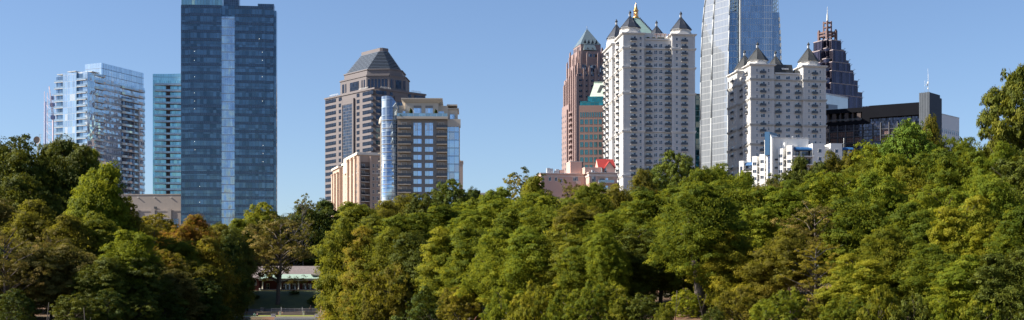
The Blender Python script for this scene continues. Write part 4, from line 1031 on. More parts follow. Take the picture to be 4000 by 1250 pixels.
for f in (.15,.3,.45,.6,.75,.9): b = MB(); yy = 7+(L-14)*f; b.box(5.05, 5.197, yy-.6, yy+.6, zz(188), zz(170)); B.add('top_window', b, DGLASS)
# pyramid
za = zz(163); ap = B.z(112, R/2, L/2); b = MB()
c4 = [(5,6.7),(R-5,6.7),(R-5,L-6.7),(5,L-6.7)]; 
for i in range(4): p, q = c4[i], c4[(i+1)%4]; b.quad([(p[0],p[1],za),(q[0],q[1],za),(R/2,L/2,ap)])
b.quad([(p[0],p[1],za) for p in reversed(c4)]); B.add('glass_pyramid', b, PYR)
b = MB(); sa_, sb_ = fx(2282,4), fx(2331,4); b.rings([[(sa_,3.9,zz(188)),(sb_,3.9,zz(188)),(sb_,7.1,zz(188)),(sa_,7.1,zz(188))],[(sa_+.6,6.2,zz(165)),(sb_-.9,6.2,zz(165)),(sb_-.9,7.1,zz(165)),(sa_+.6,7.1,zz(165))]]); B.add('roof_skirt', b, PYR)
b = MB(); b.tube([(R/2,L/2,ap-.3),(R/2,L/2,ap+2)], .15, 5); B.add('finial', b, GREYM)
for i in range(4):      # triangular dormers
    b = MB(); xx = 8.5+i*(R-17)/3; f_ = .06; yy = 6.7+f_*(L/2-6.7); zq = za+f_*(ap-za)
    b.quad([(xx-1.1,yy-.35,zq),(xx+1.1,yy-.35,zq),(xx+.2,yy-.1,zq+3)]); b.quad([(xx+1.1,yy-.35,zq),(xx+1.1,yy+.5,zq+1),(xx+.2,yy-.1,zq+3)]); B.add('dormer', b, LEAD)
for i in range(2):
    b = MB(); xx = sa_+3+i*3.6; b.quad([(xx-1.2,4.1,zz(186)),(xx+1.2,4.1,zz(186)),(xx-.1,5.0,zz(176))]); B.add('dormer', b, LEAD)
# curved balcony stacks low on the left
bc = MB(); bc.lathe([(2.3,0),(2.3,1.6),(2.1,1.6)], (0,0), 14); mb_ = bc.mesh('round_balcony', [PNK])
z = 8
while z < zz(430): B.rep('round_balcony', mb_, .8, L*.97, z); B.rep('round_balcony', mb_, -.2, L*.34, z); z += 3.9
b = MB(); b.box(-1.5, -.003, L*.45, L*1.0, 0, zz(395)); b.box(-2.6,-1.503, L*.5, L*.9, 0, zz(415)); B.add('lower_bay', b, PNK)
B.flush(100)

# ================================================================= 11 pink and green office block with sloping roof
PG = mat_plain('dusty_pink_precast', (0.33,0.215,0.18), 0.8, var=0.06, scale=.2, ujoint=1.6, joint=2.8, jd=.93, jw=.12)
G_GRN = mat_glass('green_window_glass', (0.09,0.26,0.25), 1.5, 3.0, .25, mull=(.05,.2,.2), mw=.08, mh=.08, wob=.2, metal=.8)
G_TL = mat_glass('teal_band_glass', (0.06,0.30,0.29), 2.6, 2.9, .3, mull=(.05,.16,.16), mw=.2, mh=.3, wob=.2, metal=.8)
B = Bd('pink_green_office_block', 2262, 800, -3, 'dusty pink office block with green windows and a sloping pale green roof', 'office building')
fx = B.fx; R = fx(2420); zt = B.z(412); 
b = MB(); b.box(0, R, 0, 26, 0, zt); B.add('wall', b, PG)
b = MB(); b.box(.6, R, .8, 25, zt, B.z(395)); B.add('teal_band', b, G_TL)
b = MB(); b.box(fx(2296), R, 2.2, 25, B.z(395)+.003, B.z(375)); B.add('teal_band', b, G_TL)
x0, x1 = fx(2304), fx(2323); za, zb_ = B.z(375), B.z(315)
MNS = mat_plain('mint_white_panel', (0.62,0.74,0.60), .5, var=.06, joint=4.2, jd=.8, jw=.3)
b = MB(); b.rings([[(x0,2.4,za),(R,2.4,za),(R,24,za),(x0,24,za)],[(x1,8,zb_),(R,8,zb_),(R,22,zb_),(x1,22,zb_)]]); b.box(x1-.3, R, 7.7, 22.3, zb_+.003, zb_+.6); B.add('sloping_roof', b, MNS)
def onsl(xa, f): 
    return (xa, 2.4+5.6*f-.12, za+(zb_-za)*f)
b = MB(); 
for q0 in (2332, 2360):
    xa = fx(q0); dx = fx(2345)-fx(2332); b = MB(); b.quad([onsl(xa,.28),onsl(xa+dx,.28),onsl(xa+dx+2.2,.82),onsl(xa+2.2,.82)]); B.add('roof_light', b, G_TL if False else LEAD)
wr = win_mesh(2.1, 3.25, PG, G_GRN, .12, nx=2); w1 = win_mesh(1.0, 3.2, PG, G_GRN, .1)
px_ = 18.0
for i in range(12):
    xx = fx(2265+4+i*9); B.rep('window', w1, xx, 0, B.z(458))
for r in range(9):
    zr = B.z(458+28+r*29.6); 
    if zr < 6: break
    for i in range(7): B.rep('window', wr, fx(2272+i*18.1), 0, zr)
B.flush(100)

# ================================================================= 13 teal glass building right of the white tower
B = Bd('teal_glass_building', 2690, 820, 0, 'teal glass building showing as a thin strip right of the taller white tower', 'office building')
b = MB(); b.box(0, B.fx(2745), 0, 25, 0, B.z(371)); B.add('curtain_wall', b, mat_glass('teal_glass', (.10,.30,.30), 2.2, 3.6, .8, mull=(.08,.14,.15), mw=.18, mh=.5, wob=.5, metal=.8, curt=((.45,.5,.4),.15)))
b = MB(); b.box(-.1, B.fx(2745)+.1, -.1, 25.1, B.z(371)+.003, B.z(368)+.3); B.add('parapet', b, LEAD)
# ================================================================= white towers with turret roofs (12 and 15)
WHT = mat_plain('white_precast', (0.56,0.55,0.54), 0.85, var=0.05, scale=.12, joint=3.03, jd=.86, jw=.14, streak=.05)
WHT2 = mat_plain('weathered_precast', (0.56,0.55,0.535), 0.85, var=0.10, scale=.15, joint=3.05, jd=.84, jw=.14, streak=.10)
TRM = mat_plain('white_trim', (0.64,0.62,0.59), 0.8, var=0.06, streak=.06)
TRM2 = mat_plain('stained_trim', (0.43,0.42,0.40), 0.85, var=0.25, scale=.3, streak=.25)
SLT = mat_plain('blue_black_roof', (0.03,0.038,0.055), 0.5, metal=.1, var=.15)
SLTG = mat_plain('patina_grey_roof', (0.038,0.043,0.048), 0.65, metal=.0, var=.2)
LANT = mat_plain('lantern_light_stone', (0.6,0.6,0.58), .7)
def octr(c, r, z, f=0.41):
    return [(c[0]+sx*a, c[1]+sy_*b_, z) for sx, sy_, a, b_ in ((1,-1,r*f,r),(1,-1,r,r*f),(1,1,r,r*f),(1,1,r*f,r),(-1,1,r*f,r),(-1,1,r,r*f),(-1,-1,r,r*f),(-1,-1,r*f,r))]
def turret(B, cx, cy, r, zb, zr, za, zf, roof, wall):
    c = (cx, cy); t = MB(); t.rings([octr(c, r*.93, zb), octr(c, r*.93, zr)]); t.rings([octr(c, r*1.0, zr-.6), octr(c, r*1.02, zr-.003)])
    tw = B.add('turret', t, wall)
    # pediments in front of the drum
    for k in range(4):
        a = k*math.pi/2; ca, sa = math.cos(a), math.sin(a); p = MB(); g = r*.72
        def T(x, y, z): return (cx+x*ca-y*sa, cy+x*sa+y*ca, z)
        y0, y1 = -r*1.12, -r*.95
        p.v = []; h = (zr-zb)*.8
        fr = [(-g,zb),(g,zb),(0,zb+h)]
        p.quad([T(x,y0,z) for x, z in fr]); p.quad([T(x,y1,z) for x, z in reversed(fr)])
        for (xa,za_),(xb,zb2) in zip(fr, fr[1:]+fr[:1]): p.quad([T(xa,y0,za_),T(xa,y1,za_),T(xb,y1,zb2),T(xb,y0,zb2)])
        o = p.build('pediment', wall, tw)
    rf = MB(); rf.rings([octr(c, r*1.12, zr), octr(c, r*1.10, zr+.25), octr(c, r*.10, za)])
    for i in range(8):                           # standing seams on the hips and slopes
        p0 = Vector(octr(c, r*1.10, zr+.27)[i]); p1 = Vector(octr(c, r*.1, za+.02)[i]); rf.tube([p0, p1], .10, 4)
    R0_ = octr(c, r*1.09, zr+.27); 
    for i in range(8):
        a0, a1 = Vector(R0_[i]), Vector(R0_[(i+1)%8]); n = 5 if (a1-a0).length > r*.6 else 2
        b0, b1 = Vector(octr(c, r*.1, za)[i]), Vector(octr(c, r*.1, za)[(i+1)%8])
        for j in range(1, n): f = j/n; rf.tube([a0.lerp(a1,f), b0.lerp(b1,f)], .045, 3)
    ro = rf.build('roof', roof, B.root)
    l = MB(); l.lathe([(.62,0),(.62,.35),(.5,.35),(.5,2.0),(.62,2.0),(.75,2.2),(.1,3.4),(.07,zf-za)], c, 8, 0, za-.3); l.build('lantern', roof, ro)
    l = MB(); l.box(cx-.3, cx+.3, cy-.53, cy-.49, za+.3, za+1.5); l.box(cx-.53, cx-.49, cy-.3, cy+.3, za+.3, za+1.5); l.build('lantern_opening', LANT, ro)
    return tw
def white_tower(B, P):
    fx, sy = B.fx, B.sy; z = B.z; fl = P['fl']
    xa, xb, xc = fx(P['b1']), fx(P['b2']), fx(P['b3']); s1, s2, s3 = sy(P['s1']), sy(P['s2']), sy(P['s3'])
    zt = z(P['top']); zc = z(P['ctop'], xa); rc = P['rec']
    b = MB(); b.box(0, xa, 0, s1, 0, zt); b.box(xb, xc, 0, s1, 0, zt-.003); b.box(0, xa, s2, s3, 0, zt-.002); b.box(xb, xc, s2, s3, 0, zt-.004)
    b.box(rc, xc-rc, rc, s3-rc, 0, zc)
    B.add('wall', b, P['wall'])
    def band(zz, h, p, name='string_course', mat=P['trim']):
        b = MB()
        for x0, x1, y0, y1 in ((0,xa,0,s1),(xb,xc,0,s1),(0,xa,s2,s3),(xb,xc,s2,s3)):
            b.box(x0-p, x1+p, y0-p, y1+p, zz, zz+h); b.box(x0-p*.5, x1+p*.5, y0-p*.5, y1+p*.5, zz-.5, zz-.003)
        b.box(xa+p+.003, xb-p-.003, rc-p, rc+1, zz+.01, zz+h-.01); b.box(rc-p, rc+1, s1+p+.003, s2-p-.003, zz+.01, zz+h-.01)
        return B.add(name, b, mat)
    for i, q in enumerate(P['bands']): band(z(q), .6, .55)
    b = MB()
    for x0, x1, y0, y1 in ((0,xa,0,s1),(xb,xc,0,s1),(0,xa,s2,s3),(xb,xc,s2,s3)):
        b.box(x0-.4, x1+.4, y0-.4, y1+.4, zt-.003, zt+.35); b.box(x0-.8, x1+.8, y0-.8, y1+.8, zt+.353, zt+.8)
    B.add('cornice', b, P['trim2'])
    b = MB(); b.box(xa+.8, xb-.8, rc-.5, rc+.6, zc, zc+.7); B.add('parapet', b, P['trim2']); b = MB(); b.box(rc-.5, rc+.6, s1+.8, s2-.8, zc, zc+.7); B.add('parapet', b, P['trim2'])
    # corner pilasters
    b = MB()
    for x0, x1 in ((0.0,1.1),(xa-1.1,xa),(xb,xb+1.1),(xc-1.1,xc)): b.box(x0+.02, x1-.02, -.16, -.003, 0, zt-.8)
    for y0, y1 in ((.3,1.4),(s1-1.2,s1-.1),(s2+.1,s2+1.2),(s3-1.2,s3-.1)): b.box(-.16, -.003, y0, y1, 0, zt-.8)
    B.add('pilaster', b, P['wall'], kind=None)
    for (cx_, cy_, q0, q1, q2) in P['turrets'](xa, xb, xc, s1, s2, s3):
        turret(B, cx_, cy_, P['tr'], zt+.8, z(q0, cx_, cy_), z(q1, cx_, cy_), z(q2, cx_, cy_), P['roof'], P['twall'])
    # windows and balconies
    n = 0; q = P['row0']
    while True:
        zz = zt-P['first']-n*fl
        if zz < 3 or n > 60: break
        bal = P['pat'](n)
        for col, kind in P['cols']:
            y = 0 if not (P['b1'] < col < P['b2']) else rc
            if y and zz+2.4 > zc: continue
            xx = fx(col, y)
            if kind == 'B' and bal: B.rep('balcony', P['balc'], xx, y, zz); B.rep('balcony_door', P['door'], xx, y, zz+.05)
            elif kind == 'B': B.rep('window', P['wide'], xx, y, zz+.6)
            elif kind == 'D': B.rep('window', P['wide'], xx, y, zz+.45)
            elif kind == 'S': B.rep('window', P['narrow'], xx, y, zz+.6)
        for f, kind in P['scols']:
            y = s1*f if f < 1 else (s1+(s2-s1)*(f-1) if f < 2 else s2+(s3-s2)*(f-2))
            xx = rc if 1 <= f < 2 else 0
            if xx and zz+2.4 > zc: continue
            if kind == 'B' and (bal or P['allside']): B.rep('side_balcony', P['balc'], xx, y, zz, R90); B.rep('side_door', P['door'], xx, y, zz+.05, R90)
            else: B.rep('side_window', P['narrow'], xx, y, zz+.6, R90)
        n += 1
    B.flush(100)
    return xa, xb, xc, s1, s2, s3, zt, zc
B = Bd('white_turret_tower', 2434, 600, 7, 'tallest white apartment tower with four blue-black turret roofs and iron balconies', 'apartment tower', 'white towers with turret roofs')
P1 = dict(b1=2516, b2=2625, b3=2715, s1=2404, s2=2392, s3=2359, top=133, ctop=153, rec=1.6, fl=3.03, wall=WHT, trim=TRM, trim2=TRM, roof=SLT, twall=TRM,
  bands=[187,262,363,512,687], tr=4.35, first=3.1, row0=158, pat=lambda n: True, allside=True,
  cols=[(2475,'B'),(2502,'S'),(2534,'B'),(2561,'D'),(2581,'D'),(2609,'B'),(2644,'S'),(2673,'B')],
  scols=[(.22,'S'),(.55,'B'),(.85,'S'),(1.5,'B'),(2.2,'S'),(2.45,'B'),(2.8,'B')],
  balc=balc_mesh(3.0, 1.15, slab=TRM, rail=RAIL, fill=RAILG, th=.22, clutter=CLUT), door=win_mesh(2.3, 2.2, WHITEF, DGLASS, .1, nx=2),
  wide=win_mesh(1.8, 1.85, WHITEF, DGLASS, .16, nx=2, nz=2, sill=TRM), narrow=win_mesh(1.25, 1.6, WHITEF, DGLASS, .16, nz=2, sill=TRM),
  turrets=lambda xa, xb, xc, s1, s2, s3: [(xa/2-.6, 5.0, 113, 66, 42), ((xb+xc)/2, 5.0, 120, 70, 47), (5.2, s3-6, 152, 99, 80), (xb+2.5, s3-5, 152, 104, 84)])
xa, xb, xc, s1, s2, s3, zt, zc = white_tower(B, P1)
b = MB(); b.box(xa+.5, xb-.5, 9, 16, zc, B.z(128, xa, 9)); B.add('penthouse', b, WHT)
for f in (.1,.3,.5,.62):
    me, tm, H0, R0 = TREEV['bush1']; o = link('roof_shrub', me, B.root); o.material_slots[0].link = 'OBJECT'; o.material_slots[0].material = PAL['dark']
    o.location = (xa+(xb-xa)*f+1.5, 4, zc+.2); o.scale = (.3,.25,.30)
b = MB()
for i in range(4):
    b.box(xb-7+i*1.9, xb-6.8+i*1.9, 2.2, 2.4, zc, zc+3.0)
for i in range(8): b.box(xb-7.4+i*.9, xb-7.25+i*.9, 1.6, 5, zc+3.003, zc+3.2)
B.add('pergola', b, mat_plain('red_brown_timber', (.22,.11,.08), .8, var=.3))

B = Bd('white_turret_tower', 2932, 600, 9, 'lower white apartment tower with four grey-green turret roofs, in front of the blue glass tower', 'apartment tower', 'white towers with turret roofs')
P2 = dict(b1=3024, b2=3137, b3=3226, s1=2904, s2=2880, s3=2844, top=255, ctop=287, rec=1.4, fl=3.05, wall=WHT2, trim=TRM2, trim2=TRM, roof=SLTG, twall=TRM,
  bands=[309,386,487,563,640], tr=4.3, first=3.6, row0=283, pat=lambda n: n % 3 != 1, allside=False,
  cols=[(2957,'S'),(2980,'B'),(3003,'S'),(3040,'B'),(3078,'D'),(3116,'B'),(3160,'S'),(3182,'B'),(3204,'S')],
  scols=[(.2,'S'),(.5,'B'),(.8,'S'),(1.25,'S'),(1.7,'B'),(2.2,'S'),(2.5,'B'),(2.8,'S')],
  balc=balc_mesh(2.9, .7, slab=TRM2, rail=RAIL, fill=RAILG, th=.2), door=win_mesh(2.0, 2.2, WHITEF, DGLASS, .1, nx=2),
  wide=win_mesh(2.2, 1.9, WHITEF, DGLASS, .14, nx=2, sill=TRM), narrow=win_mesh(.9, 1.6, WHITEF, DGLASS, .14, nz=2, sill=TRM),
  turrets=lambda xa, xb, xc, s1, s2, s3: [(xa/2-.5, 5.2, 239, 189, 165), ((xb+xc)/2-.9, 5.2, 243, 190, 168), (6.4, s3-6, 271, 219, 200), (xb-3.2, s3-5, 271, 222, 200)])
xa, xb, xc, s1, s2, s3, zt, zc = white_tower(B, P2)
b = MB(); b.frustum((xa+.4, xa+11, 3.5, 20), zc+.7, (xa+.8, xa+10.6, 4.6, 19), B.z(250, xa, 4)); B.add('mansard', b, LEAD)
b = MB(); b.box(xa+5.0, xa+8.4, 3.1, 3.5, B.z(270, xa, 3), B.z(264, xa, 3)); B.add('skylight', b, TRM)
b = MB(); b.frustum((xb-2.5, xb-.3, 3, 20), zc+.7, (xb-2.5, xb-.5, 4, 19), zc+2.6); B.add('mansard_end', b, LEAD)

# golden spire tower behind the taller white tower
GOLD = mat_plain('gilded_metal', (0.75,0.46,0.16), 0.35, metal=.8, var=.15)
VERD = mat_plain('verdigris_roof', (0.24,0.36,0.34), .6, metal=.2, var=.2, joint=1.2, jd=.8, jw=.15)
D9 = 780; ex = X(2484, D9); g = empty('golden_spire_tower', (ex, D9, 5), math.radians(8), 'tower with a verdigris roof and gilded spire, hidden behind the taller white tower', 'office tower')
zb_ = Z(126, D9)-5; za_ = Z(72, D9)-5
b = MB(); b.box(-13, 13, -13, 13, 0, zb_-6); b.box(-11,11,-11,11,zb_-6,zb_-3.003); b.build('shaft', GRN, g)
b = MB(); b.frustum((-9.2,9.2,-9.2,9.2), zb_-3, (-1.4,1.4,-1.4,1.4), za_); rf = b.build('roof', VERD, g)
for sx in (-1, 1):
    b = MB()
    for i in range(12):
        f = i/12; r = 9.2+(1.4-9.2)*f; zz = zb_-3+(za_-zb_+3)*f; b.box(sx*r-.35, sx*r+.35, -r-.3, -r+.3, zz, zz+1.0)
    b.build('crockets', LEAD, rf)
b = MB(); b.lathe([(1.9,0),(2.1,.5),(1.6,1),(1.6,1.3)], (0,0), 8, 0, za_); 
for k in range(8): a = k*math.pi/4; b.box(1.3*math.cos(a)-.14, 1.3*math.cos(a)+.14, 1.3*math.sin(a)-.14, 1.3*math.sin(a)+.14, za_+1.3, za_+4.5)
b.lathe([(.7,1.3),(.7,4.5)], (0,0), 8, 0, za_); b.lathe([(1.7,4.5),(1.8,4.8),(1.3,5.1),(.75,7.0),(.22,9.0),(.1,9.6)], (0,0), 8, 0, za_)
b.build('gilded_spire', GOLD, g)

# ================================================================= 14 curved white and blue glass tower
G_SCR = mat_glass('white_screen_glass', (0.30,0.33,0.37), 1.75, 3.78, .05, mull=(0.30,0.32,0.34), mw=.24, mh=.36, wob=.1, metal=.4, ux=-1, band=.5, bandc=(.30,.33,.36), big=.15)
G_SKY = mat_glass('clear_blue_glass', (0.26,0.33,0.42), 1.36, 3.78, .12, mull=(0.38,0.43,0.48), mw=.16, mh=.22, wob=.15, metal=.85, band=.0, big=.3)
G_SK2 = mat_glass('shade_tinted_blue_glass', (0.16,0.25,0.36), .9, 3.78, .2, mull=(0.35,0.40,0.45), mw=.12, mh=.3, wob=.15, metal=.85)  # darker tint carries the shade of the recess
FRM = mat_plain('white_steel', (.50,.52,.52), .5, var=.1)
B = Bd('curved_glass_tower', 2850, 752, 0, 'very tall glass tower, left face white and right face blue, its side edges curving in', 'office tower')
fx = B.fx
def zA(q): return B.z(q)
lev = [(900,2736,2844),(650,2737,2844),(450,2737,2844.5),(300,2738,2846),(200,2740,2847),(120,2742.5,2849),(60,2746,2850),(0,2752,2851),(-60,2761,2852),(-130,2775,2853)]
# left face leans in: each level is a four-cornered ring
rings = []
for q, pa, pc in lev:
    ya = 19.0; xA = fx(pa, ya); xC = fx(pc, 0); z = zA(q)
    rings.append([(xA,ya,z),(xC,0,z),(xC+1,9,z),(xC-4,26,z),(xA+2,26,z)])
b = MB(); b.rings(rings); B.add('white_screen_wall', b, G_SCR)
b = MB()
for i in range(len(rings)-1):
    for f, w_ in ((.40,.5),(.0,.35),(1.0,.35)):
        p = [Vector(rings[j][0]).lerp(Vector(rings[j][1]), f)+Vector((-.25,-.2,0)) for j in (i, i+1)]
        b.tube(p, w_, 4)
B.add('vertical_rib', b, FRM)
b = MB(); b.box(fx(2845)+.4, fx(2879), 1.2, 24, 0, zA(43)); b.box(fx(2879)+.003, fx(2892), 2.4, 24, 0, zA(-130)); B.add('recessed_glazing', b, G_SK2)
b = MB(); b.box(fx(2892)+.1, fx(3018), 0, 25, 0, zA(-130)); B.add('blue_glass_wall', b, G_SKY)
b = MB(); b.box(fx(2891)-.5, fx(2892)+.095, -1.4, 2.3, 0, zA(-130)); B.add('fin', b, FRM)
rr_ = [(900,3052),(300,3053),(220,3052),(150,3050),(100,3047),(47,3044)]
b = MB(); b.rings([[(fx(3018)+.003,1,zA(q)),(fx(p,1),1,zA(q)),(fx(p,1),20,zA(q)),(fx(3018)+.003,20,zA(q))] for q, p in rr_]); B.add('side_strip', b, G_SKY)
b = MB(); zz = 10
while zz < zA(60):
    q = HY-(zz+B.z0-CZ)*F/752; p = np.interp(q, [0,47,100,150,220,300,1200],[3040,3044,3047,3050,3052,3053,3052]); b.box(fx(p,1)-.75, fx(p,1)+.05, .4, .997, zz, zz+2.3); zz += 3.78
B.add('edge_louvre', b, FRM)
# open steel crowns above the two lower shoulders
for q0, q1, y0 in ((2852,2877,1.4),(3019,3040,1.2)):
    b = MB(); za_ = zA(47); x0, x1 = fx(q0,y0), fx(q1,y0)
    for j in range(6):
        zz = za_+j*2.3
        for yy in (y0, y0+7): b.tube([(x0,yy,zz),(x1-.1*j,yy,zz)], .13, 4)
        b.tube([(x1-.1*j,y0,zz),(x1-.1*j,y0+7,zz)], .13, 4)
        b.tube([(x0,y0,zz),(x1,y0,zz+2.3)], .1, 4); b.tube([(x1,y0+7,zz),(x0,y0+7,zz+2.3)], .1, 4)
    for i in range(4): xx = x0+(x1-x0)*i/3; b.tube([(xx,y0,za_),(xx,y0,za_+14)], .14, 4); b.tube([(xx,y0+7,za_),(xx,y0+7,za_+14)], .14, 4)
    B.add('steel_crown', b, mat_plain('pale_green_steel', (.58,.66,.58), .5, var=.3))

# ================================================================= 16 stepped purple tower with spire
G_PUR = mat_glass('purple_black_glass', (0.052,0.046,0.068), 1.5, 200.0, .35, mull=(.085,.075,.11), mw=.22, mh=.0, wob=.25, metal=.85, big=.6)
LEDGE = mat_plain('pale_ledge', (.30,.25,.25), .7, var=.2)
BRZ = mat_plain('red_granite_posts', (.15,.095,.09), .7, var=.15)
D16 = 930; B = Bd('stepped_purple_tower', 3232, D16, 28, 'dark purple glass tower stepping up like stairs to a pinnacle with a white spire', 'office tower')
def zz(q, dy=0): return CZ+(HY-q)/F*(D16+dy)-5
tiers = [(8.2,8.2,157),(12.6,6.0,163),(11.0,11.0,190),(17.0,8.0,203),(14.5,14.5,231),(19.5,11.5,249),(21.8,14.0,283),(17.5,17.5,268),(24.0,17.0,331),(20.5,20.5,307),(26.5,20.0,375),(23.5,23.5,352)]
s_ = .735
for hx, hy, q in tiers:
    hx, hy = hx*s_, hy*s_
    t_ = zz(q, -hy*1.2)
    b = MB(); b.box(-hx, hx, -hy, hy, 0, t_); 
    if hx != hy: b.box(-hy, hy, -hx, hx, 0, t_-.02)
    o = B.add('glass_tier', b, G_PUR)
    b = MB()
    for h0, h1 in ((hx,hy),) + (((hy,hx),) if hx != hy else ()):
        for a_, c_, d_, e_ in ((-h0-.15,h0+.15,-h1-.15,-h1+.4),(-h0-.15,-h0+.4,-h1+.403,h1+.15),(h0-.4,h0+.15,-h1+.403,h1+.15)): b.box(a_,c_,d_,e_,t_+.003,t_+.6)
    b.build('ledge', LEDGE, o)
    b = MB()
    for cx_, cy_ in ((-hx,-hy),(hx,-hy)): b.tube([(cx_,cy_-.5,t_+1.4),(cx_+1.6,cy_-.5,t_+1.4)], .1, 4); b.tube([(cx_+.2,cy_-.5,t_),(cx_+.2,cy_-.5,t_+1.4)], .1, 4)
    b.build('roof_davit', LEDGE, o)
b = MB(); t0 = zz(163)
for sx, sy_ in ((-1,-1),(1,-1),(1,1),(-1,1)):
    b.box(sx*4.2-.8, sx*4.2+.8, sy_*4.2-.8, sy_*4.2+.8, t0-6, zz(122)); b.box(sx*4.2-.5, sx*4.2+.5, sy_*4.2-.5, sy_*4.2+.5, zz(122), zz(117))
    b.box(sx*1.9-.42, sx*1.9+.42, sy_*1.9-.42, sy_*1.9+.42, t0-2, zz(84))
B.add('crown_posts', b, BRZ)
b = MB()
for q in (145, 133):
    for sy_ in (-4.2, 4.2): b.box(-3.4, 3.4, sy_-.35, sy_+.35, zz(q), zz(q)+1.2); b.box(sy_-.35, sy_+.35, -3.4, 3.4, zz(q)+.01, zz(q)+1.19)
for q in (110, 92):
    for sy_ in (-1.9, 1.9): b.box(-1.47, 1.47, sy_-.25, sy_+.25, zz(q), zz(q)+.8); b.box(sy_-.25, sy_+.25, -1.47, 1.47, zz(q)+.01, zz(q)+.79)
B.add('crown_beams', b, BRZ)
b = MB(); b.lathe([(.75,0),(.75,zz(84)-t0),(.6,zz(60)-t0),(.25,zz(50)-t0),(.18,zz(32)-t0),(.05,zz(24)-t0)], (0,0), 8, 0, t0); B.add('spire', b, FRM)

# ================================================================= 19 pale metal building and grey-blue plant room
PMET = mat_plain('pale_metal_cladding', (0.50,0.56,0.60), 0.35, metal=.4, var=.15, scale=.2, ujoint=3.0, jd=.92, jw=.1)
B = Bd('pale_metal_building', 3215, 720, 42, 'pale metal-clad building with a sloping roof edge below the stepped purple tower', 'building')
b = MB(); x1 = B.fx(3318); b.prism([(0,0),(x1-1.5,0),(x1,1.5),(x1,14),(0,14)], 0, B.z(366)); B.add('wall', b, PMET)
b = MB(); b.prism([(-.2,-.2),(x1-1.4,-.2),(x1+.2,1.4),(x1+.2,14.2),(-.2,14.2)], B.z(366)+.003, B.z(366)+.7); B.add('roof_edge', b, SLAB)
B = Bd('blue_grey_plant_room', 3210, 690, 30, 'blue-grey boxy plant building just left of the pale metal one', 'building')
BGY = mat_plain('blue_grey_panel', (.17,.22,.29), .6, var=.12, ujoint=2.4, jd=.85, jw=.1)
b = MB(); b.box(0, B.fx(3272), 0, 10, 0, B.z(404)); b.box(0, B.fx(3240), 2, 8, B.z(404)+.003, B.z(396)); B.add('wall', b, BGY)
b = MB(); b.box(B.fx(3225), B.fx(3236), -.06, -.003, B.z(422), B.z(408)); B.add('louvre', b, LEAD)

# ================================================================= 17 dark gridded hotel
BLKW = mat_plain('black_cladding', (0.008,0.009,0.013), 0.8, spec=.08, var=0.2, scale=.2, ujoint=1.2, joint=1.2, jd=.85, jw=.08)
HGRID = mat_plain('hotel_grey_grid', (0.10,0.105,0.12), 0.75, var=.12)
CURT = mat_plain('dusty_pink_curtain', (0.20,0.13,0.115), .9, var=.25, scale=.5)
HGL = mat_glass('hotel_dark_glass', (0.06,0.06,0.08), .8, 1.3, .8, mull=(.05,.045,.05), mw=.1, mh=.1, wob=.3, metal=.8)
B = Bd('dark_hotel', 3222, 640, -28, 'long dark hotel with a grey window grid under a windowless black upper wall', 'hotel')
fx = B.fx; xm, xn, xe = fx(3367), fx(3398), fx(3594); z = B.z
ztL = z(433); 
b = MB(); b.box(0, xm, .9, 16, 0, z(493)); b.box(0, xm, 3.5, 16, z(493)+.003, z(447)); b.box(xm+.003, xe, .9, 16, 0, ztL+1.0); B.add('body', b, HGL)
b = MB(); b.box(-.1, xm, -.2, 16, z(447)+.003, ztL+.4); b.box(-.1, xm, -.2, 3.497, z(493)+.003, z(481)); b.box(xm+.005, xn, -.2, .897, z(493), ztL+.4); b.box(xn+.003, xe, -1.6, .895, z(474), z(418, xn)+.4); B.add('black_wall', b, BLKW)
for i in range(6):
    b = MB(); xx = xm*(i+.5)/6; b.box(xx-.3-.6*(i%2), xx+.3+.6*(i%2), .2, 3.4, z(481)+.003, z(447)); B.add('loggia_pier', b, mat_plain('loggia_brown', (.09,.07,.065), .85, var=.3) if i == 0 else bpy.data.materials['loggia_brown'])
b = MB(); b.box(0.1, xm-.1, -.12, -.05, z(472), z(471)); b.box(0.1, xm-.1, -.12, -.05, z(476), z(475)); B.add('loggia_rail', b, GREYM)
pw = (fx(3367)-fx(3335)); rows = 9; ph = (z(493)-z(493+24.5*rows, 0))/rows; ph = 3.0
cellc = MB(); 
def cell(curtain):
    b = MB(); w_ = pw-.5; h_ = ph-.35
    b.box(-w_/2, w_/2, .0, .06, 0, h_, 1)
    if curtain: 
        for k in range(3): b.box(-w_/2+.1+k*w_/3, -w_/2+w_/3-.1+k*w_/3, -.05, -.003, h_*.1, h_*.42, 2); b.box(-w_/2+.1+k*w_/3, -w_/2+w_/3-.1+k*w_/3, -.05, -.003, h_*.5, h_*.92, 2)
    else:
        b.box(-w_/2, w_/2, -.05, -.003, h_*.45, h_*.5, 0); b.box(-.06, .06, -.052, -.004, 0, h_, 0)
    return b.mesh('window', [RAIL, HGL, CURT])
c1, c0 = cell(1), cell(0)
cols = []; xx = pw*.15
nc = int(xe/pw)
rnd = random.Random(5)
for r in range(12):
    zz_ = z(493)-.2-(r+1)*ph
    if zz_ < 3: break
    for c in range(nc):
        xx = xm-pw*(c+.5) if c < int(xm/pw) else xm+pw*(c-int(xm/pw)+.75)
        if xx > xe-1: continue
        B.rep('window', c1 if rnd.random() < (.8 if xx < xm else .5) and r > 0 else c0, xx, .75, zz_+.2)
B.flush(100)
b = MB()
for c in range(nc+2):
    xx = xm-pw*c if c <= int(xm/pw) else xm+pw*(c-int(xm/pw)+.25)
    if 0 <= xx < xe: b.box(xx-.22, xx+.22, -.1 if xx<=xm+.1 else -.3, .55, 0, z(493)-.003)
B.add('grid_mullions', b, HGRID, kind=None)
b = MB()
for r in range(12):
    zz_ = z(493)-.2-(r+1)*ph
    if zz_ > 3: b.box(0, xe, -.05, .5, zz_-.13, zz_+.13)
B.add('grid_transoms', b, HGRID)
b = MB(); b.lathe([(.9,0),(1.0,.8),(.5,1.6),(.1,1.8)], (xn-.5, 2), 10, 0, z(418,xn)-.8); B.add('roof_dish', b, FRM)
for q, h_ in ((3230,9),(3330,7)): pass

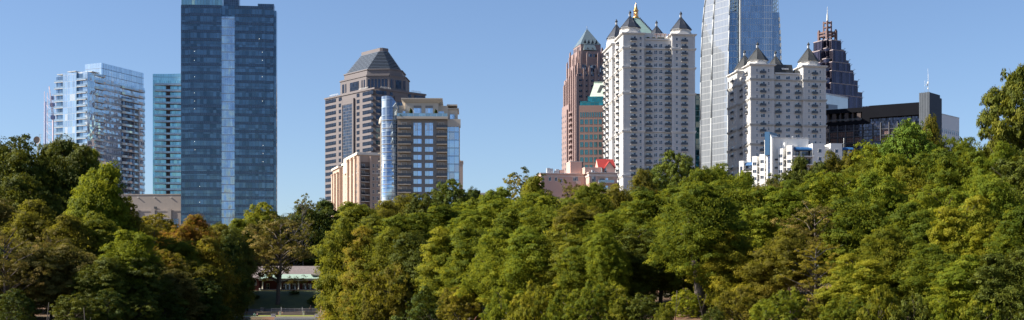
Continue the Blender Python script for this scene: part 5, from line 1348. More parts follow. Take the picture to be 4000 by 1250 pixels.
# grey stair tower
GST = mat_plain('slate_grey_panels', (0.045,0.06,0.085), 0.7, spec=.15, var=.1, scale=.2, joint=9, jd=.8, jw=.2, streak=.08)
B = Bd('grey_stair_tower', 3631, 596, 48, 'blank slate-grey lift and stair tower rising at the right end of the dark hotel', 'building')
Ly = B.sy(3592); Rx = B.fx(3672); zt = B.z(360)
b = MB(); b.box(0, Rx, 0, Ly, 0, zt); b.box(Rx+.8, B.fx(3683), .5, Ly, 0, zt-1.2); b.box(Rx+.003, Rx+.797, 1.2, Ly-1, 0, zt-2); B.add('shaft', b, GST)
n = 11
for i in range(n):
    b = MB(); yy = Ly*(i+.5)/n; b.box(-.28-.1*(i%3), -.003, yy-.26, yy+.26, 0, zt+.15-.2*(i%2)); B.add('rib', b, mat_plain('rib_grey', (.075,.09,.11), .7, var=.2) if i == 0 else bpy.data.materials['rib_grey'])
for q, h_, y_ in ((3611,6,3),(3627,9,2),(3645,12,3)):
    b = MB(); xx = 1+ (q-3605)*.1; b.tube([(xx,y_,zt),(xx,y_,zt+h_)], .05, 4)
    if h_ > 10: b.box(xx-1.4, xx+.1, y_, y_+.2, zt+4, zt+4.6); b.box(xx-.3, xx+.3, y_-.3, y_+.3, zt+5, zt+5.9); b.box(xx-.25, xx+.25, y_-.25, y_+.25, zt+2.4, zt+3)
    B.add('antenna', b, FRM)
# 18 white office block
B = Bd('white_office_block', 3660, 640, 46, 'plain white office block with narrow dark windows, at the right end of the skyline', 'office building')
R = B.fx(3747); zt = B.z(442); OFW = mat_plain('office_white', (.66,.68,.70), .8, var=.05, joint=3.6, jd=.95, jw=.1, streak=.04)
b = MB(); b.box(0, R, 0, 20, 0, zt); B.add('wall', b, OFW)
b = MB(); b.box(-.1, R+.1, -.1, 20.1, zt+.003, zt+.4); B.add('coping', b, SLAB)
wn = win_mesh(1.1, 2.3, OFW, DGLASS, .06)
for r in range(9):
    for c in range(9): 
        xx = R-1.0-c*2.0-.5*(c//2)
        if xx > 1: B.rep('window', wn, xx, 0, B.z(515, R)-2.3-r*3.75)
B.flush(100)
# ================================================================= 20 white balconied block with blue awnings
WST = mat_plain('white_stucco', (0.74,0.73,0.70), 0.85, var=0.04, scale=.3, streak=.05)
AWN = mat_plain('blue_awning', (0.02,0.10,0.25), 0.6, var=.12, ujoint=.9, jd=.8, jw=.08)
BLT2 = mat_plain('blue_tower_metal', (0.02,0.08,0.17), 0.4, var=.1, ujoint=1.1, jd=.85, jw=.08)
SHD = mat_plain('shade_toned_wall', (0.52,0.50,0.48), .85, var=.1)  # white stucco darkened; recess shade put into the colour
def awning(w_, d_, h_):
    b = MB(); n = 6; pr = [(-d_*math.sin(math.pi/2*i/n), h_*math.cos(math.pi/2*i/n)) for i in range(n+1)]
    r = [[(-w_/2, y, z) for y, z in pr]+[(-w_/2, 0, 0)], [(w_/2, y, z) for y, z in pr]+[(w_/2, 0, 0)]]
    b.rings(r); return b.mesh('awning', [AWN])
B = Bd('white_stepped_flats', 2887, 492, -34, 'stepped white flats with sunlit walls, small dark windows and a tall blue panel', 'apartment block')
fx, z = B.fx, B.z; R = fx(3095)
# sawtooth of solid white stacks (front planes at y=0) and recessed balconies between them (y=2.2)
stk = [(2887,2904,629,0),(2938,2957,611,0),(2967,2987,603,0),(3039,3059,581,0),(3072,3094,569,0)]
for q0, q1, t, y in stk:
    b = MB(); b.box(fx(q0), fx(q1), 0, 7+2*(q0 > 3000), 0, z(t, fx(q0))); B.add('stack', b, WST)
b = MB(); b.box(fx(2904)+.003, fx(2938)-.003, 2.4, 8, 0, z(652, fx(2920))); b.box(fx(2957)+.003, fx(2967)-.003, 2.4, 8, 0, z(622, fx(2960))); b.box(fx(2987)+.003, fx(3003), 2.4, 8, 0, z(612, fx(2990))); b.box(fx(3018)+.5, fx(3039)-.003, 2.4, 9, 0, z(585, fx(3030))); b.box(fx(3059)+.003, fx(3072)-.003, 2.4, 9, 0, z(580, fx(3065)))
B.add('shade_toned_wall', b, SHD)
b = MB(); b.box(fx(3048), fx(3060), 1.5, 5, z(581, fx(3050))-.5, z(556, fx(3050))); B.add('roof_stack', b, WST)
# tall fin with a sloping top and blue panel tower
xf0, xf1 = fx(3017), fx(3024); b = MB(); zt = z(527, xf0)
b.rings([[(xf0,-2,0),(xf1,-2,0),(xf1,5,0),(xf0,5,0)],[(xf0,-2,zt),(xf1,-2,zt-1.6),(xf1,5,zt-1.6),(xf0,5,zt)]]); B.add('fin_wall', b, WST)
b = MB(); xc0, xc1 = fx(2999), fx(3004); b.box(xc0-.2, xc1, -1.2, 4, 0, z(612, xc0)); B.add('white_column', b, WST)
b = MB(); b.box(fx(2995), fx(3014), -1.9, 5.5, z(608, xc0), z(517, xc0)); B.add('blue_panel', b, BLT2)
b = MB(); b.box(fx(3005), fx(3016), -1.0, 4, 0, z(608, xc0)-.003); B.add('dark_stair_glass', b, mat_glass('stair_glass', (.10,.12,.17), 1.2, 1.3, .6, mull=(.2,.2,.22), mw=.1, mh=.1, wob=.3, metal=.8))
ws = win_mesh(1.55, 1.35, WST, DGLASS, .06, nx=2); rl = balc_mesh(1.0, .1, slab=SHD, rail=RAIL)
def recb(q0, q1): 
    w_ = fx(q1)-fx(q0)-.1; b = MB(); b.box(-w_/2, w_/2, .15, 2.35, -.25, 0, 0); b.box(-w_/2, w_/2, .2, .26, .35, 1.0, 1); b.box(-w_/2,w_/2,2.3,2.39,0,2.2,2); return b.mesh('balcony', [WST, RAIL, DGLASS]), (fx(q0)+fx(q1))/2
for q, t0 in ((2948,634),(2948,663),(2948,692),(2977,625),(2977,656),(2977,686),(3049,603),(3049,634),(3049,664),(3082,592),(3082,624),(3082,655)):
    B.rep('window', ws, fx(q), 0, z(t0+13, fx(q)))
b = MB(); b.box(fx(2891), fx(2900), -.05, -.003, z(690, fx(2895)), z(650, fx(2895))); B.add('tall_window', b, DGLASS)
for q0, q1, tt in ((2904,2938,(668,700,732)),(2957,2967,(650,680,710)),(2987,2998,(640,671,702)),(3019,3039,(630,662,694)),(3059,3072,(622,652,682))):
    me, xx = recb(q0, q1)
    for t_ in tt: B.rep('balcony', me, xx, 0, z(t_, xx))
aw = awning(fx(2938)-fx(2908), 1.8, 1.4); B.rep('awning', aw, (fx(2908)+fx(2938))/2, 2.3, z(646, fx(2920))); 
aw2 = awning(1.6, 1.2, 1.2); B.rep('awning', aw2, fx(3029), 2.3, z(609, fx(3029)))
B.flush()
# right wing, front turned away from the sun
B = Bd('white_awning_flats', 3030, 480, 6, 'white flats with rounded balconies under blue barrel awnings and aerials on the roof', 'apartment block')
fx, z = B.fx, B.z
b = MB(); b.box(0, fx(3158,4), 4, 14, 0, z(540, 5, 4)); B.add('back_wall', b, WST)
b = MB(); b.box(-.15, fx(3158,4)+.15, 3.85, 14.15, z(540,5,4)+.003, z(536,5,4)); B.add('coping', b, SHD)
y0 = 1.0
b = MB(); b.box(fx(3172,0), fx(3220,0), -.5, 8, 0, z(560, 12)); b.box(fx(3243,0), fx(3288,0), -.5, 8, 0, z(560, 20)); b.box(fx(3220,0)+.003, fx(3243,0)-.003, 1.0, 8, 0, z(570, 18)); B.add('white_block', b, WST)
b = MB(); b.box(fx(3094,2), fx(3172,0)-.003, 2.2, 8, 0, z(585, 8)); b.box(fx(3288,0)+.003, fx(3330,0), 2.2, 8, 0, z(585, 22)); B.add('shade_toned_wall', b, SHD)
b = MB(); b.box(fx(3098,2), fx(3170,2), 2.1, 2.197, z(612,8), z(588,8)); b.box(fx(3128,2), fx(3165,2), 2.1, 2.197, z(645,8), z(618,8)); b.box(fx(3290,2), fx(3328,2), 2.1, 2.197, z(612,22), z(588,22)); B.add('patio_glass', b, DGLASS)
b = MB(); b.box(fx(3124,1.5), fx(3131,1.5), 1.2, 2.0, 0, z(588,8)); b.box(fx(3310,1.5), fx(3318,1.5), 1.2, 2.0, 0, z(588,22)); B.add('pier', b, WST)
def rounded(q0, q1, nm_, t_):
    w_ = fx(q1)-fx(q0); b = MB(); n = 8; pts = [(w_/2, 2.15), (-w_/2, 2.15)] + [(-w_/2+1.2*(1-math.cos(math.pi/2*i/n)), -.9*math.sin(math.pi/2*i/n)+.1) for i in range(n+1)] + [(w_/2, -.8)]
    b.prism(pts, -.35, 0, 0)
    path = pts[2:]
    for (ax,ay),(bx_,by) in zip(path[:-1], path[1:]):
        b.tube([(ax,ay+.05,1.05),(bx_,by+.05,1.05)], .05, 4, 1); b.tube([(ax,ay+.05,.55),(bx_,by+.05,.55)], .03, 4, 1); b.tube([(ax,ay+.05,0),(ax,ay+.05,1.05)], .03, 4, 1)
    for i in range(24): xx = -w_/2+1.3+(w_-1.5)*i/24; b.tube([(xx,-.75,0),(xx,-.75,1.05)], .03, 3, 1)
    me = b.mesh('balcony', [WST, RAIL]); B.rep(nm_, me, (fx(q0)+fx(q1))/2, 0, z(t_, 8))
rounded(3093, 3178, 'balcony', 609); rounded(3093, 3172, 'balcony', 641); rounded(3288, 3332, 'balcony', 609)
aw = awning(fx(3178)-fx(3105), 2.6, 1.35); B.rep('awning', aw, (fx(3178)+fx(3105))/2, 2.2, z(586, 8)); aw = awning(fx(3333)-fx(3287), 2.6, 1.1); B.rep('awning', aw, (fx(3287)+fx(3333))/2, 2.2, z(584, 22))
wq = win_mesh(1.35, 1.4, WST, DGLASS, .08)
for q in (3201, 3266): B.rep('window', wq, fx(q), -.5, z(597, 15)); B.rep('window', wq, fx(q), -.5, z(628, 15))
for q, h_ in ((3118,2.6),(3122,1.6),(3137,3.0),(3141,1.6),(3149,3.4),(3296,3.5)):
    xx = fx(q, 6); b = MB(); zt = z(571 if q < 3200 else 575, xx, 6); b.tube([(xx,6,zt-2),(xx,6,zt+h_)], .09 if h_ > 2 else .16, 5); b.box(xx-.5, xx+.1, 5.9, 6.1, zt+h_*.4, zt+h_*.4+.1); B.add('aerial', b, FRM)
b = MB(); b.lathe([(.5,0),(.5,.5),(.35,.8),(.05,.95)], (fx(3097,8),8), 10, 0, z(536,5,4)); B.add('roof_vent', b, GREYM)
B.flush()

# ================================================================= 21 low pink flats with a red roof
PK2 = mat_plain('salmon_stucco', (0.56,0.375,0.315), 0.85, var=0.05, scale=.2, streak=.06)
PKT = mat_plain('pale_pink_trim', (0.62,0.52,0.47), 0.8, var=.05)
REDR = mat_plain('red_seam_roof', (0.40,0.055,0.045), 0.5, var=.1, ujoint=.62, jd=.6, jw=.1)
B = Bd('low_pink_flats', 2302, 520, 11, 'low salmon pink flats with a red seamed roof, left of the white tower foot', 'apartment block')
fx, sy, z = B.fx, B.sy, B.z; R = fx(2411); yb = sy(2287)
zt = z(676); b = MB(); b.box(0, R, 0, 14, 0, zt); B.add('front_block', b, PK2)
b = MB(); b.box(-.5, R+.5, -.5, 14, zt+.003, zt+.35); b.box(-.2, R+.2, -.2, -.003, zt-1.3, zt-.3); b.box(-.2,-.003,-.2,yb, zt-1.3, zt-.3); B.add('cornice', b, PKT)
xl = fx(2112, yb)
b = MB(); b.box(xl, -.003, yb, 14, 0, z(682,0,yb)); B.add('long_wing', b, PK2)
b = MB(); b.box(xl-.2, -.003, yb-.35, 14, z(682,0,yb)+.003, z(680,0,yb)+.15); b.box(xl, -.003, yb-.15, yb-.003, z(692,0,yb), z(688,0,yb)); B.add('wing_cornice', b, PKT)
# penthouses
yp = yb+1.5; b = MB(); b.box(fx(2228,yp), fx(2273,yp), yp, yp+7, z(690,0,yb), z(634,0,yp)); B.add('plant_room', b, PK2)
b = MB(); b.box(fx(2227,yp), fx(2274,yp), yp-.12, yp+7.1, z(634,0,yp)+.003, z(632,0,yp)+.1); B.add('plant_room_coping', b, PKT)
b = MB(); b.box(fx(2273,yp)+.003, fx(2278,yp), yp+.5, yp+1.3, z(682,0,yb), z(632,0,yp)); B.add('riser', b, LEAD)
y2 = 3.0; b = MB(); b.box(fx(2285,y2), fx(2350,y2), y2, 11, zt, z(656,5,y2)); B.add('low_penthouse', b, PK2)
b = MB(); b.box(fx(2284,y2), fx(2351,y2), y2-.15, 11.1, z(656,5,y2)+.003, z(654,5,y2)); B.add('penthouse_coping', b, PKT)
# red gabled roof
xr0, xr1 = fx(2333,5), fx(2403,5); ze, zr = z(656,8,5), z(621,8,7); g0, g1 = fx(2330,7), fx(2396,7)
b = MB(); b.box(xr0+.4, xr1-.2, 4.4, 10.5, zt+.35, ze); B.add('penthouse_wall', b, PK2)
b = MB(); b.quad([(xr0,3.6,ze-.2),(xr1,3.6,ze-.2),(g1,7.2,zr),(g0,7.2,zr)]); b.quad([(xr1,10.9,ze-.2),(xr0,10.9,ze-.2),(g0,7.2,zr),(g1,7.2,zr)])
b.quad([(xr0,3.6,ze-.5),(xr0,10.9,ze-.5),(xr1,10.9,ze-.5),(xr1,3.6,ze-.5)]); B.add('red_roof', b, REDR)
b = MB(); b.quad([(xr0+.4,4.4,ze-.21),(g0+.1,7.2,zr-.1),(xr0+.4,10.5,ze-.21)]); b.quad([(xr1-.2,10.5,ze-.21),(g1-.1,7.2,zr-.1),(xr1-.2,4.4,ze-.21)]); B.add('gable_end', b, PK2)
gx = fx(2381,3); gw = fx(2402,3)-gx; zg = z(631,8,3); b = MB(); b.prism([(gx-gw,3.2),(gx+gw,3.2),(gx+gw,6),(gx-gw,6)], zt+.35, ze-.6); n_ = [(gx-gw,3.2,ze-.6),(gx+gw,3.2,ze-.6),(gx,3.2,zg)]; b.quad(n_); B.add('front_gable', b, PK2)
b = MB(); b.quad([(gx-gw-.35,2.95,ze-.85),(gx,2.95,zg+.2),(gx,7,zg+.2),(gx-gw-.35,4.4,ze-.85)]); b.quad([(gx,2.95,zg+.2),(gx+gw+.35,2.95,ze-.85),(gx+gw+.35,4.4,ze-.85),(gx,7,zg+.2)])
b.quad([(gx-gw-.35,2.95,ze-1.1),(gx,2.95,zg-.08),(gx,2.95,zg+.2),(gx-gw-.35,2.95,ze-.85)]); b.quad([(gx,2.95,zg-.08),(gx+gw+.35,2.95,ze-1.1),(gx+gw+.35,2.95,ze-.85),(gx,2.95,zg+.2)]); B.add('gable_roof', b, REDR)
for q in (2334, 2340, 2346, 2350):
    pass
b = MB(); b.box(fx(2349,2.5), fx(2352,2.5), 2.5, 2.9, zt+.35, z(656,5,2.5)); B.add('white_post', b, FRM)
b = MB(); b.box(fx(2361,3), fx(2370,3), 3.1, 3.197, z(673,8,3), z(657,8,3)); B.add('penthouse_door', b, DGLASS)
tw = win_mesh(1.75, 2.7, PKT, DGLASS, .12, nx=3); sw = win_mesh(1.1, 1.7, WHITEF, DGLASS, .14)
B.rep('tall_window', tw, fx(2319), 0, z(711)); B.rep('tall_window', tw, fx(2319), 0, z(742))
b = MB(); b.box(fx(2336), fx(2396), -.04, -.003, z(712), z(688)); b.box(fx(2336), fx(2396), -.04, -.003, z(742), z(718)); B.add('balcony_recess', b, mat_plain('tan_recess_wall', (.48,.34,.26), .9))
mb = balc_mesh(fx(2396)-fx(2335), 1.3, slab=PKT, rail=FRM, fill=RAILC, th=.25); 
for t_ in (713, 743): B.rep('balcony', mb, (fx(2396)+fx(2335))/2, 0, z(t_)); B.rep('balcony_door', win_mesh(1.1,2.0,WHITEF,G_LIV,.1), fx(2370), -.05, z(t_)+.03); B.rep('balcony_door', win_mesh(1.8,1.6,RAIL,DGLASS,.1), fx(2352), -.05, z(t_)+.1)
for q, me, t_ in ((2172,sw,706),(2191,sw,712),(2248,win_mesh(2.2,1.9,WHITEF,DGLASS,.2,nx=3),705),(2120,sw,706),(2148,sw,706)): B.rep('window', me, fx(q,yb), yb, z(t_+4,0,yb))
mb2 = balc_mesh(2.0, .9, slab=PKT, rail=PKT, fill=PKT, th=.25); B.rep('balcony', mb2, fx(2258,yb), yb, z(718,0,yb)); B.rep('balcony', mb2, fx(2276,yb), yb, z(748,0,yb))
HV = mat_plain('galvanised_unit', (.45,.48,.52), .5, metal=.3, var=.3, scale=1.5, joint=.9, jd=.7, jw=.1)
for q0, q1, t_ in ((2137,2149,660),(2150,2161,662),(2168,2178,669),(2172,2184,664),(2186,2204,667),(2236,2242,676),(2250,2256,676),(2262,2268,677),(2312,2316,664),(2320,2323,668)):
    yy = yb+3 if q0 < 2280 else 1.5
    b = MB(); zb_ = z(681,0,yb)+.1 if q0 < 2280 else zt+.35
    b.box(fx(q0,yy), fx(q1,yy), yy, yy+1.8, zb_, z(t_,0,yy)); b.box(fx(q0,yy)+.1, fx(q1,yy)-.1, yy+.2, yy+1.6, z(t_,0,yy)+.003, z(t_,0,yy)+.15); B.add('roof_unit', b, PK2 if q0 == 2186 else HV)
B.flush()

# ================================================================= 22 lakeside house
BRK = mat_plain('red_brick', (0.13,0.035,0.03), 0.85, var=.25, scale=1.0, joint=.3, jd=.8, jw=.05)
SHG = mat_plain('weathered_shingle', (0.20,0.165,0.16), 0.9, var=.5, scale=2.5, joint=.35, jd=.7, jw=.08, ujoint=.4)
COP = mat_plain('copper_green_roof', (0.28,0.38,0.31), .6, var=.2, scale=.8, ujoint=.7, jd=.7, jw=.08)
CRE = mat_plain('cream_paint', (0.44,0.39,0.30), .7, var=.08)
hD = 380; B = Bd('lakeside_house', 957, hD, 1.0, 'brick lakeside house with a grey shingle roof, green porch roof and cream columns', 'house', z0=0.0)
fx, z = B.fx, B.z; zf = z(1132); zg = gz(X(1100, hD), hD)-1
b = MB(); b.box(0, fx(1260), 3.2, 13, zg-1, z(1085)); b.box(0, fx(1012), -.2, 3.197, zg-1, z(1087)); b.box(fx(1252), fx(1285), 1.0, 12, zg-1, z(1086)); B.add('brick_wall', b, BRK)
b = MB(); b.box(fx(1012)+.003, fx(1252)-.003, 0, 3.197, zg-1, zf-.003); b.box(fx(960), fx(1285), -1.4, -.203, zg-1, zf-.5); B.add('porch_base', b, BRK)
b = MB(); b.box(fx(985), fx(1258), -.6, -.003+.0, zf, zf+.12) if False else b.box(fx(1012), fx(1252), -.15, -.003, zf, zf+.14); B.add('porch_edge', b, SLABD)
b = MB(); b.box(fx(1078), fx(1208), -4.5, -1.403, zg-1.5, z(1144)); B.add('terrace_wall', b, mat_plain('rough_stone', (.16,.155,.14), .9, var=.4, scale=1.5))
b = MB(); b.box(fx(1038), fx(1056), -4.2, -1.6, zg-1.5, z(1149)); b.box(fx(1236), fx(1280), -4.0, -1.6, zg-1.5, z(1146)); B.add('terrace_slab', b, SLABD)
# main hipped roof
ze, zr = z(1075), z(1036); rx0, rx1 = fx(950), fx(1272)
b = MB(); rg = [(rx0,2.6),(rx1,2.6),(rx1,14),(rx0,14)]
b.rings([[(x,y,ze) for x,y in rg], [(fx(985),7.8,zr),(fx(1240),7.8,zr),(fx(1240),8.8,zr),(fx(985),8.8,zr)]]); B.add('roof', b, SHG)
# left wing hip
b = MB(); b.rings([[(-.6,-.9,z(1087)),(fx(1018),-.9,z(1087)),(fx(1018),4,z(1087)),(-.6,4,z(1087))],[(2.2,3.0,z(1062)),(fx(1000),3.0,z(1062)),(fx(1000),5,z(1062)),(2.2,5,z(1062))]]); B.add('wing_roof', b, SHG)
# porch roof
b = MB(); p0, p1 = fx(1010), fx(1257); b.rings([[(p0,-1.0,z(1088)),(p1,-1.0,z(1088)),(p1,3.3,z(1088)),(p0,3.3,z(1088))],[(p0+.8,2.7,z(1070)),(fx(1222),2.7,z(1070)),(fx(1222),3.3,z(1070)),(p0+.8,3.3,z(1070))]]); B.add('porch_roof', b, COP)
b = MB(); b.box(p0+.2, p1-.3, -.75, -.2, z(1096), z(1088)-.003); B.add('porch_beam', b, CRE)
cm = MB(); hcol = z(1096)-zf-.14; cm.lathe([(.30,0),(.30,.12),(.24,.15),(.19,hcol-.25),(.27,hcol-.2),(.27,hcol-.003)], (0,0), 12); cm = cm.mesh('column', [CRE])
for q in (1027, 1097, 1167, 1236): B.rep('column', cm, fx(q), -.45, zf+.14)
wd = win_mesh(1.1, 1.9, CRE, DGLASS, .14, nx=2, nz=2)
for q in (1046, 1113, 1128, 1150, 1190, 1210): B.rep('window', wd, fx(q, 3.2), 3.2, zf+.1)
b = MB(); xw = fx(993); zb_ = z(1115); w_ = .75
pts = [(xw-w_, zb_), (xw+w_, zb_), (xw+w_, zb_+1.1)] + [(xw+w_*math.cos(a), zb_+1.1+w_*1.1*math.sin(a)) for a in (.5,1.0,1.3,1.57,1.85,2.2,2.6)] + [(xw-w_, zb_+1.1)]
b.quad([(x,-.26,zz_) for x, zz_ in pts], 0); 
for (xa_,za_),(xb_,zb2) in zip(pts, pts[1:]+pts[:1]): b.tube([(xa_,-.28,za_),(xb_,-.28,zb2)], .09, 4, 1)
B.add('arched_window', b, [DGLASS, CRE])
b = MB(); b.box(fx(1229), fx(1262), .6, 5, z(1071), z(1062)); b.box(fx(1224), fx(1268), .2, 5.3, z(1076), z(1071)-.003); B.add('side_parapet', b, CRE)
b = MB(); b.tube([(fx(1241),4,z(1062)),(fx(1241),4,z(1044))], .1, 5); B.add('vent_pipe', b, GREYM)
b = MB(); b.box(fx(1215), fx(1222), -.2, 2, z(1076), z(1070)); B.add('roof_curb', b, CRE)
B.flush()
URN = mat_plain('grey_stone_urn', (.30,.29,.26), .9, var=.2)
for q, lb in ((1246,'stone urn right of the last porch column of the lakeside house'),(1017,'stone urn left of the first porch column of the lakeside house')):
    b = MB(); b.lathe([(.25,0),(.25,.1),(.1,.2),(.35,.6),(.45,.9),(.38,.92),(.1,.8)], (0,0), 12); o = b.build('stone_urn', URN, None, (X(q,hD-1), hD-.95, zf-.5)); tag(o, lb, 'urn', 'stone urns on the porch')

# ================================================================= quay, stone walls and lawn furniture
STN = mat_plain('grey_granite_block', (0.17,0.17,0.165), 0.9, var=.3, scale=1.2, ujoint=1.2, joint=.45, jd=.7, jw=.05)
STL = mat_plain('pale_concrete', (0.48,0.47,0.45), 0.85, var=.12, scale=1.0)
def wall(px0, px1, d0, d1, zb, zt0, zt1, th, name, mat, label, cat='stone wall', cap=True, n=10):
    b = MB(); pts = [(X(px0+(px1-px0)*i/n, d0+(d1-d0)*i/n), d0+(d1-d0)*i/n, zt0+(zt1-zt0)*i/n) for i in range(n+1)]
    r = [[(x,y,zb),(x,y+th,zb),(x,y+th,zz),(x,y,zz)] for x,y,zz in pts]; b.rings(r, 0)
    o = b.build(name, [mat])
    if cap:
        b = MB(); b.rings([[(x,y-.08,zz+.003),(x,y+th+.08,zz+.003),(x,y+th+.08,zz+.12),(x,y-.08,zz+.12)] for x,y,zz in pts], 0); b.build('coping', [STL if cap == 2 else STN], o)
    return tag(o, label, cat)
wall(895, 1085, 342, 342, 0.2, 0.95, 1.32, .5, 'stone_wall', STN, 'long grey stone retaining wall behind the left half of the lawn')
wall(1192, 1300, 342, 342, 0.2, 1.32, 1.32, .5, 'stone_wall', STN, 'grey stone retaining wall behind the right end of the lawn')
wall(905, 1330, 353, 353, 1.0, 2.0, 2.1, .5, 'stone_wall', STN, 'upper grey stone wall at the foot of the grassy slope')
b = MB()
for i in range(5): b.box(X(1102,342), X(1183,342), 341.6+i*.4, 346, .3+i*.19, .62+i*.19-.003)
tag(b.build('stone_steps', mat_plain('brown_stone_step', (.20,.165,.14), .9, var=.2)), 'wide flight of brown stone steps between the two pale piers behind the lawn', 'steps')
for q, h_, lb in ((1094,1.1,'short pale pier at the left side of the stone steps'),(1186,1.15,'short pale pier at the right side of the stone steps')):
    b = MB(); b.box(-.24,.24,-.25,.25,0,h_-.12); b.box(-.29,.29,-.3,.3,h_-.117,h_); tag(b.build('stone_pier', STL, None, (X(q,341), 341, .45)), lb, 'pier', 'pale piers beside the steps')
for q, lb in ((927,'square grey pier at the left end of the upper stone wall'),(1024,'square grey pier in the upper stone wall left of the tree trunk')):
    b = MB(); b.box(-.4,.4,-.4,.4,0,1.35); b.box(-.5,.5,-.5,.5,1.353,1.5); tag(b.build('stone_pier', STN, None, (X(q,352.4), 352.4, 1.0)), lb, 'pier', 'grey piers of the upper wall')
for q, lb in ((1099,'thin metal post rising beside the left pale pier'),(1181,'thin metal post rising beside the right pale pier')):
    b = MB(); b.tube([(0,0,0),(0,0,1.9)], .05, 6); b.lathe([(.09,0),(.09,.1),(.02,.16)], (0,0), 8, 0, 1.9); tag(b.build('metal_post', GREYM, None, (X(q,342.8), 342.8, .6)), lb, 'post', 'metal posts beside the steps')
hr = empty('path_railing', (X(1060,346), 346, 1.3), 0, 'thin dark railing along the path above the lower stone walls', 'railing')
b = MB(); x1 = X(1330,346)-X(1060,346)
for zz_ in (.95, .5): b.box(0, x1, -.025, .025, zz_, zz_+.05)
b.build('rail', GREYM, hr)
pm = MB(); pm.box(-.03,.03,-.03,.03,0,1.0); pm = pm.mesh('post', [GREYM])
for i in range(16): link('post', pm, hr, (x1*i/15, .08, 0))
wall(885, 1066, 299.4, 299.4, -1.5, 0.42, 0.42, .6, 'quay_wall', STN, 'low grey quay wall along the water left of the big piers', 'quay', 2)
wall(1074, 1290, 299.4, 299.4, -1.5, 0.42, 0.42, .6, 'quay_wall', STN, 'low grey quay wall along the water under the pale slab', 'quay', 2)
for q, lb in ((1068,'big tapered concrete pier on the quay, left of the pale slab'),(1239,'big tapered concrete pier on the quay, at the right of the pale slab')):
    b = MB(); b.frustum((-.6,.6,-.5,.5), -1.5, (-.46,.46,-.42,.42), 1.0); b.box(-.52,.52,-.47,.47,1.003,1.16); tag(b.build('concrete_pier', STL, None, (X(q,298.3), 298.3, 0)), lb, 'pier', 'concrete piers on the quay')
b = MB(); b.box(0, X(1256,297)-X(1074,297), -.9, .6, -.02, .34)
for i in range(6): b.box(i*2+.1,i*2+.4,-.7,.5,-1.5,-.023)
o = b.build('boat_landing', STL, None, (X(1074,297), 297, 0)); tag(o, 'pale concrete landing slab over the water between the two big piers', 'landing')
# fallen pale log and exposed roots on the right bank
def log(px, D, L_, rz, r, lb, mat, up=.25):
    x = X(px, D); b = MB(); b.tube([(-L_/2,0,0),(-L_/5,.1,up*.5),(L_/5,0,up*1.2),(L_/2,-.1,up*2.4)], [r,r*.95,r*.75,r*.35], 7); b.tube([(L_*.1,0,up),(L_*.25,.3,up+.7)], [r*.4,.03], 5)
    o = b.build('fallen_log', mat, None, (x, D, gz(x, D)+r), (0,0,rz)); return tag(o, lb, 'log', 'fallen logs on the bank')
LOGM = mat_plain('reddish_dead_wood', (.36,.18,.12), .9, var=.3, scale=3)
log(1790, 137.5, 3.6, .1, .2, 'pale reddish fallen log on the shore left of the photo centre', LOGM, .35)
log(1835, 136, 2.6, -.3, .14, 'thin dead branch lying right of the pale fallen log', LOGM)
log(2600, 114, 2.4, .5, .12, 'dead branch on the reddish bare bank', LOGM)
# thick dark trunk standing clear on the bare bank
x = X(2738, 121); tb = empty('bare_trunk_tree', (x, 121, gz(x,121)), .4, 'leafy tree whose thick dark trunk stands clear above the reddish bare bank', 'tree', G3)
b = MB(); b.tube([(0,0,-.6),(0,0,.1),(0,0,.8),(-.25,0,3.2),(-.9,.1,7.2),(-1.3,.2,10)], [.95,.75,.55,.46,.34,.15], 10)
for a_ in range(5): an = a_*1.3; b.tube([(0,0,.5),(.8*math.cos(an),.8*math.sin(an),0),(1.5*math.cos(an),1.5*math.sin(an),-.25)], [.25,.18,.05], 6)
b.tube([(-.2,0,3.0),(.9,.2,6.2),(1.5,.4,9.4)], [.3,.2,.08], 7); b.tube([(-.6,.05,5.4),(-2.2,.1,7.8)], [.18,.05], 6); b.build('trunk', BARK, tb)
c = link('crown', TREEV['oak2'][0], tb, (0,0,2.2)); c.scale = (.62,.62,.7); c.material_slots[0].link = 'OBJECT'; c.material_slots[0].material = PAL['green']
for q, D_, h_, ln, lb in ((2752,113.5,3.6,-.8,'thin sapling leaning across the thick dark trunk'),(2637,115,3.2,.2,'thin grey sapling stem on the left of the reddish bare bank'),(1828,131,3.5,.2,'thin stem above the fallen log'),(175,120,5,.3,'thin stem left of the seated people'),(345,122,4.5,-.5,'dark forked trunk right of the seated people')):
    x = X(q, D_); r_ = .03 if h_ < 4 else .1; e = empty('sapling', (x, D_, gz(x,D_)), 0, lb, 'sapling', 'bare stems on the banks')
    b = MB(); b.tube([(0,0,-.3),(ln*.3,0,h_*.35),(ln*.7,.1,h_*.7),(ln,.2,h_)], [r_,r_*.8,r_*.6,.03], 6); b.tube([(ln*.3,0,h_*.35),(ln*.3+.4,0,h_*.8)], [r_*.6,.02], 5); b.build('stem', BARK, e)

# wooden deck with a reddish rail at the far lower left
x = X(95,124); dk = empty('wooden_deck', (x, 124, gz(x,124)-.1), 0, 'low grey wooden deck behind the trunks in the lower left corner', 'deck')
b = MB()
for i in range(6): b.box(-3.4, 3.4, -.06, .0, .1+i*.24, .1+i*.24+.2)
b.build('board_front', mat_plain('weathered_board', (.14,.13,.13), .9, var=.3, scale=2), dk)
b = MB(); b.box(-3.5,3.5,-.1,3,1.56,1.66); b.build('deck_top', mat_plain('warm_board', (.34,.26,.21), .9, var=.2), dk)
for i in range(6): b = MB(); b.box(-3.2+i*1.2,-3.05+i*1.2,1.0,1.12,1.663,2.7); b.build('rail_post', mat_plain('red_brown_rail', (.12,.04,.03), .8) if i == 0 else bpy.data.materials['red_brown_rail'], dk)
b = MB(); b.box(-3.2,3.0,.98,1.14,2.703,2.8); b.build('hand_rail', bpy.data.materials['red_brown_rail'], dk)

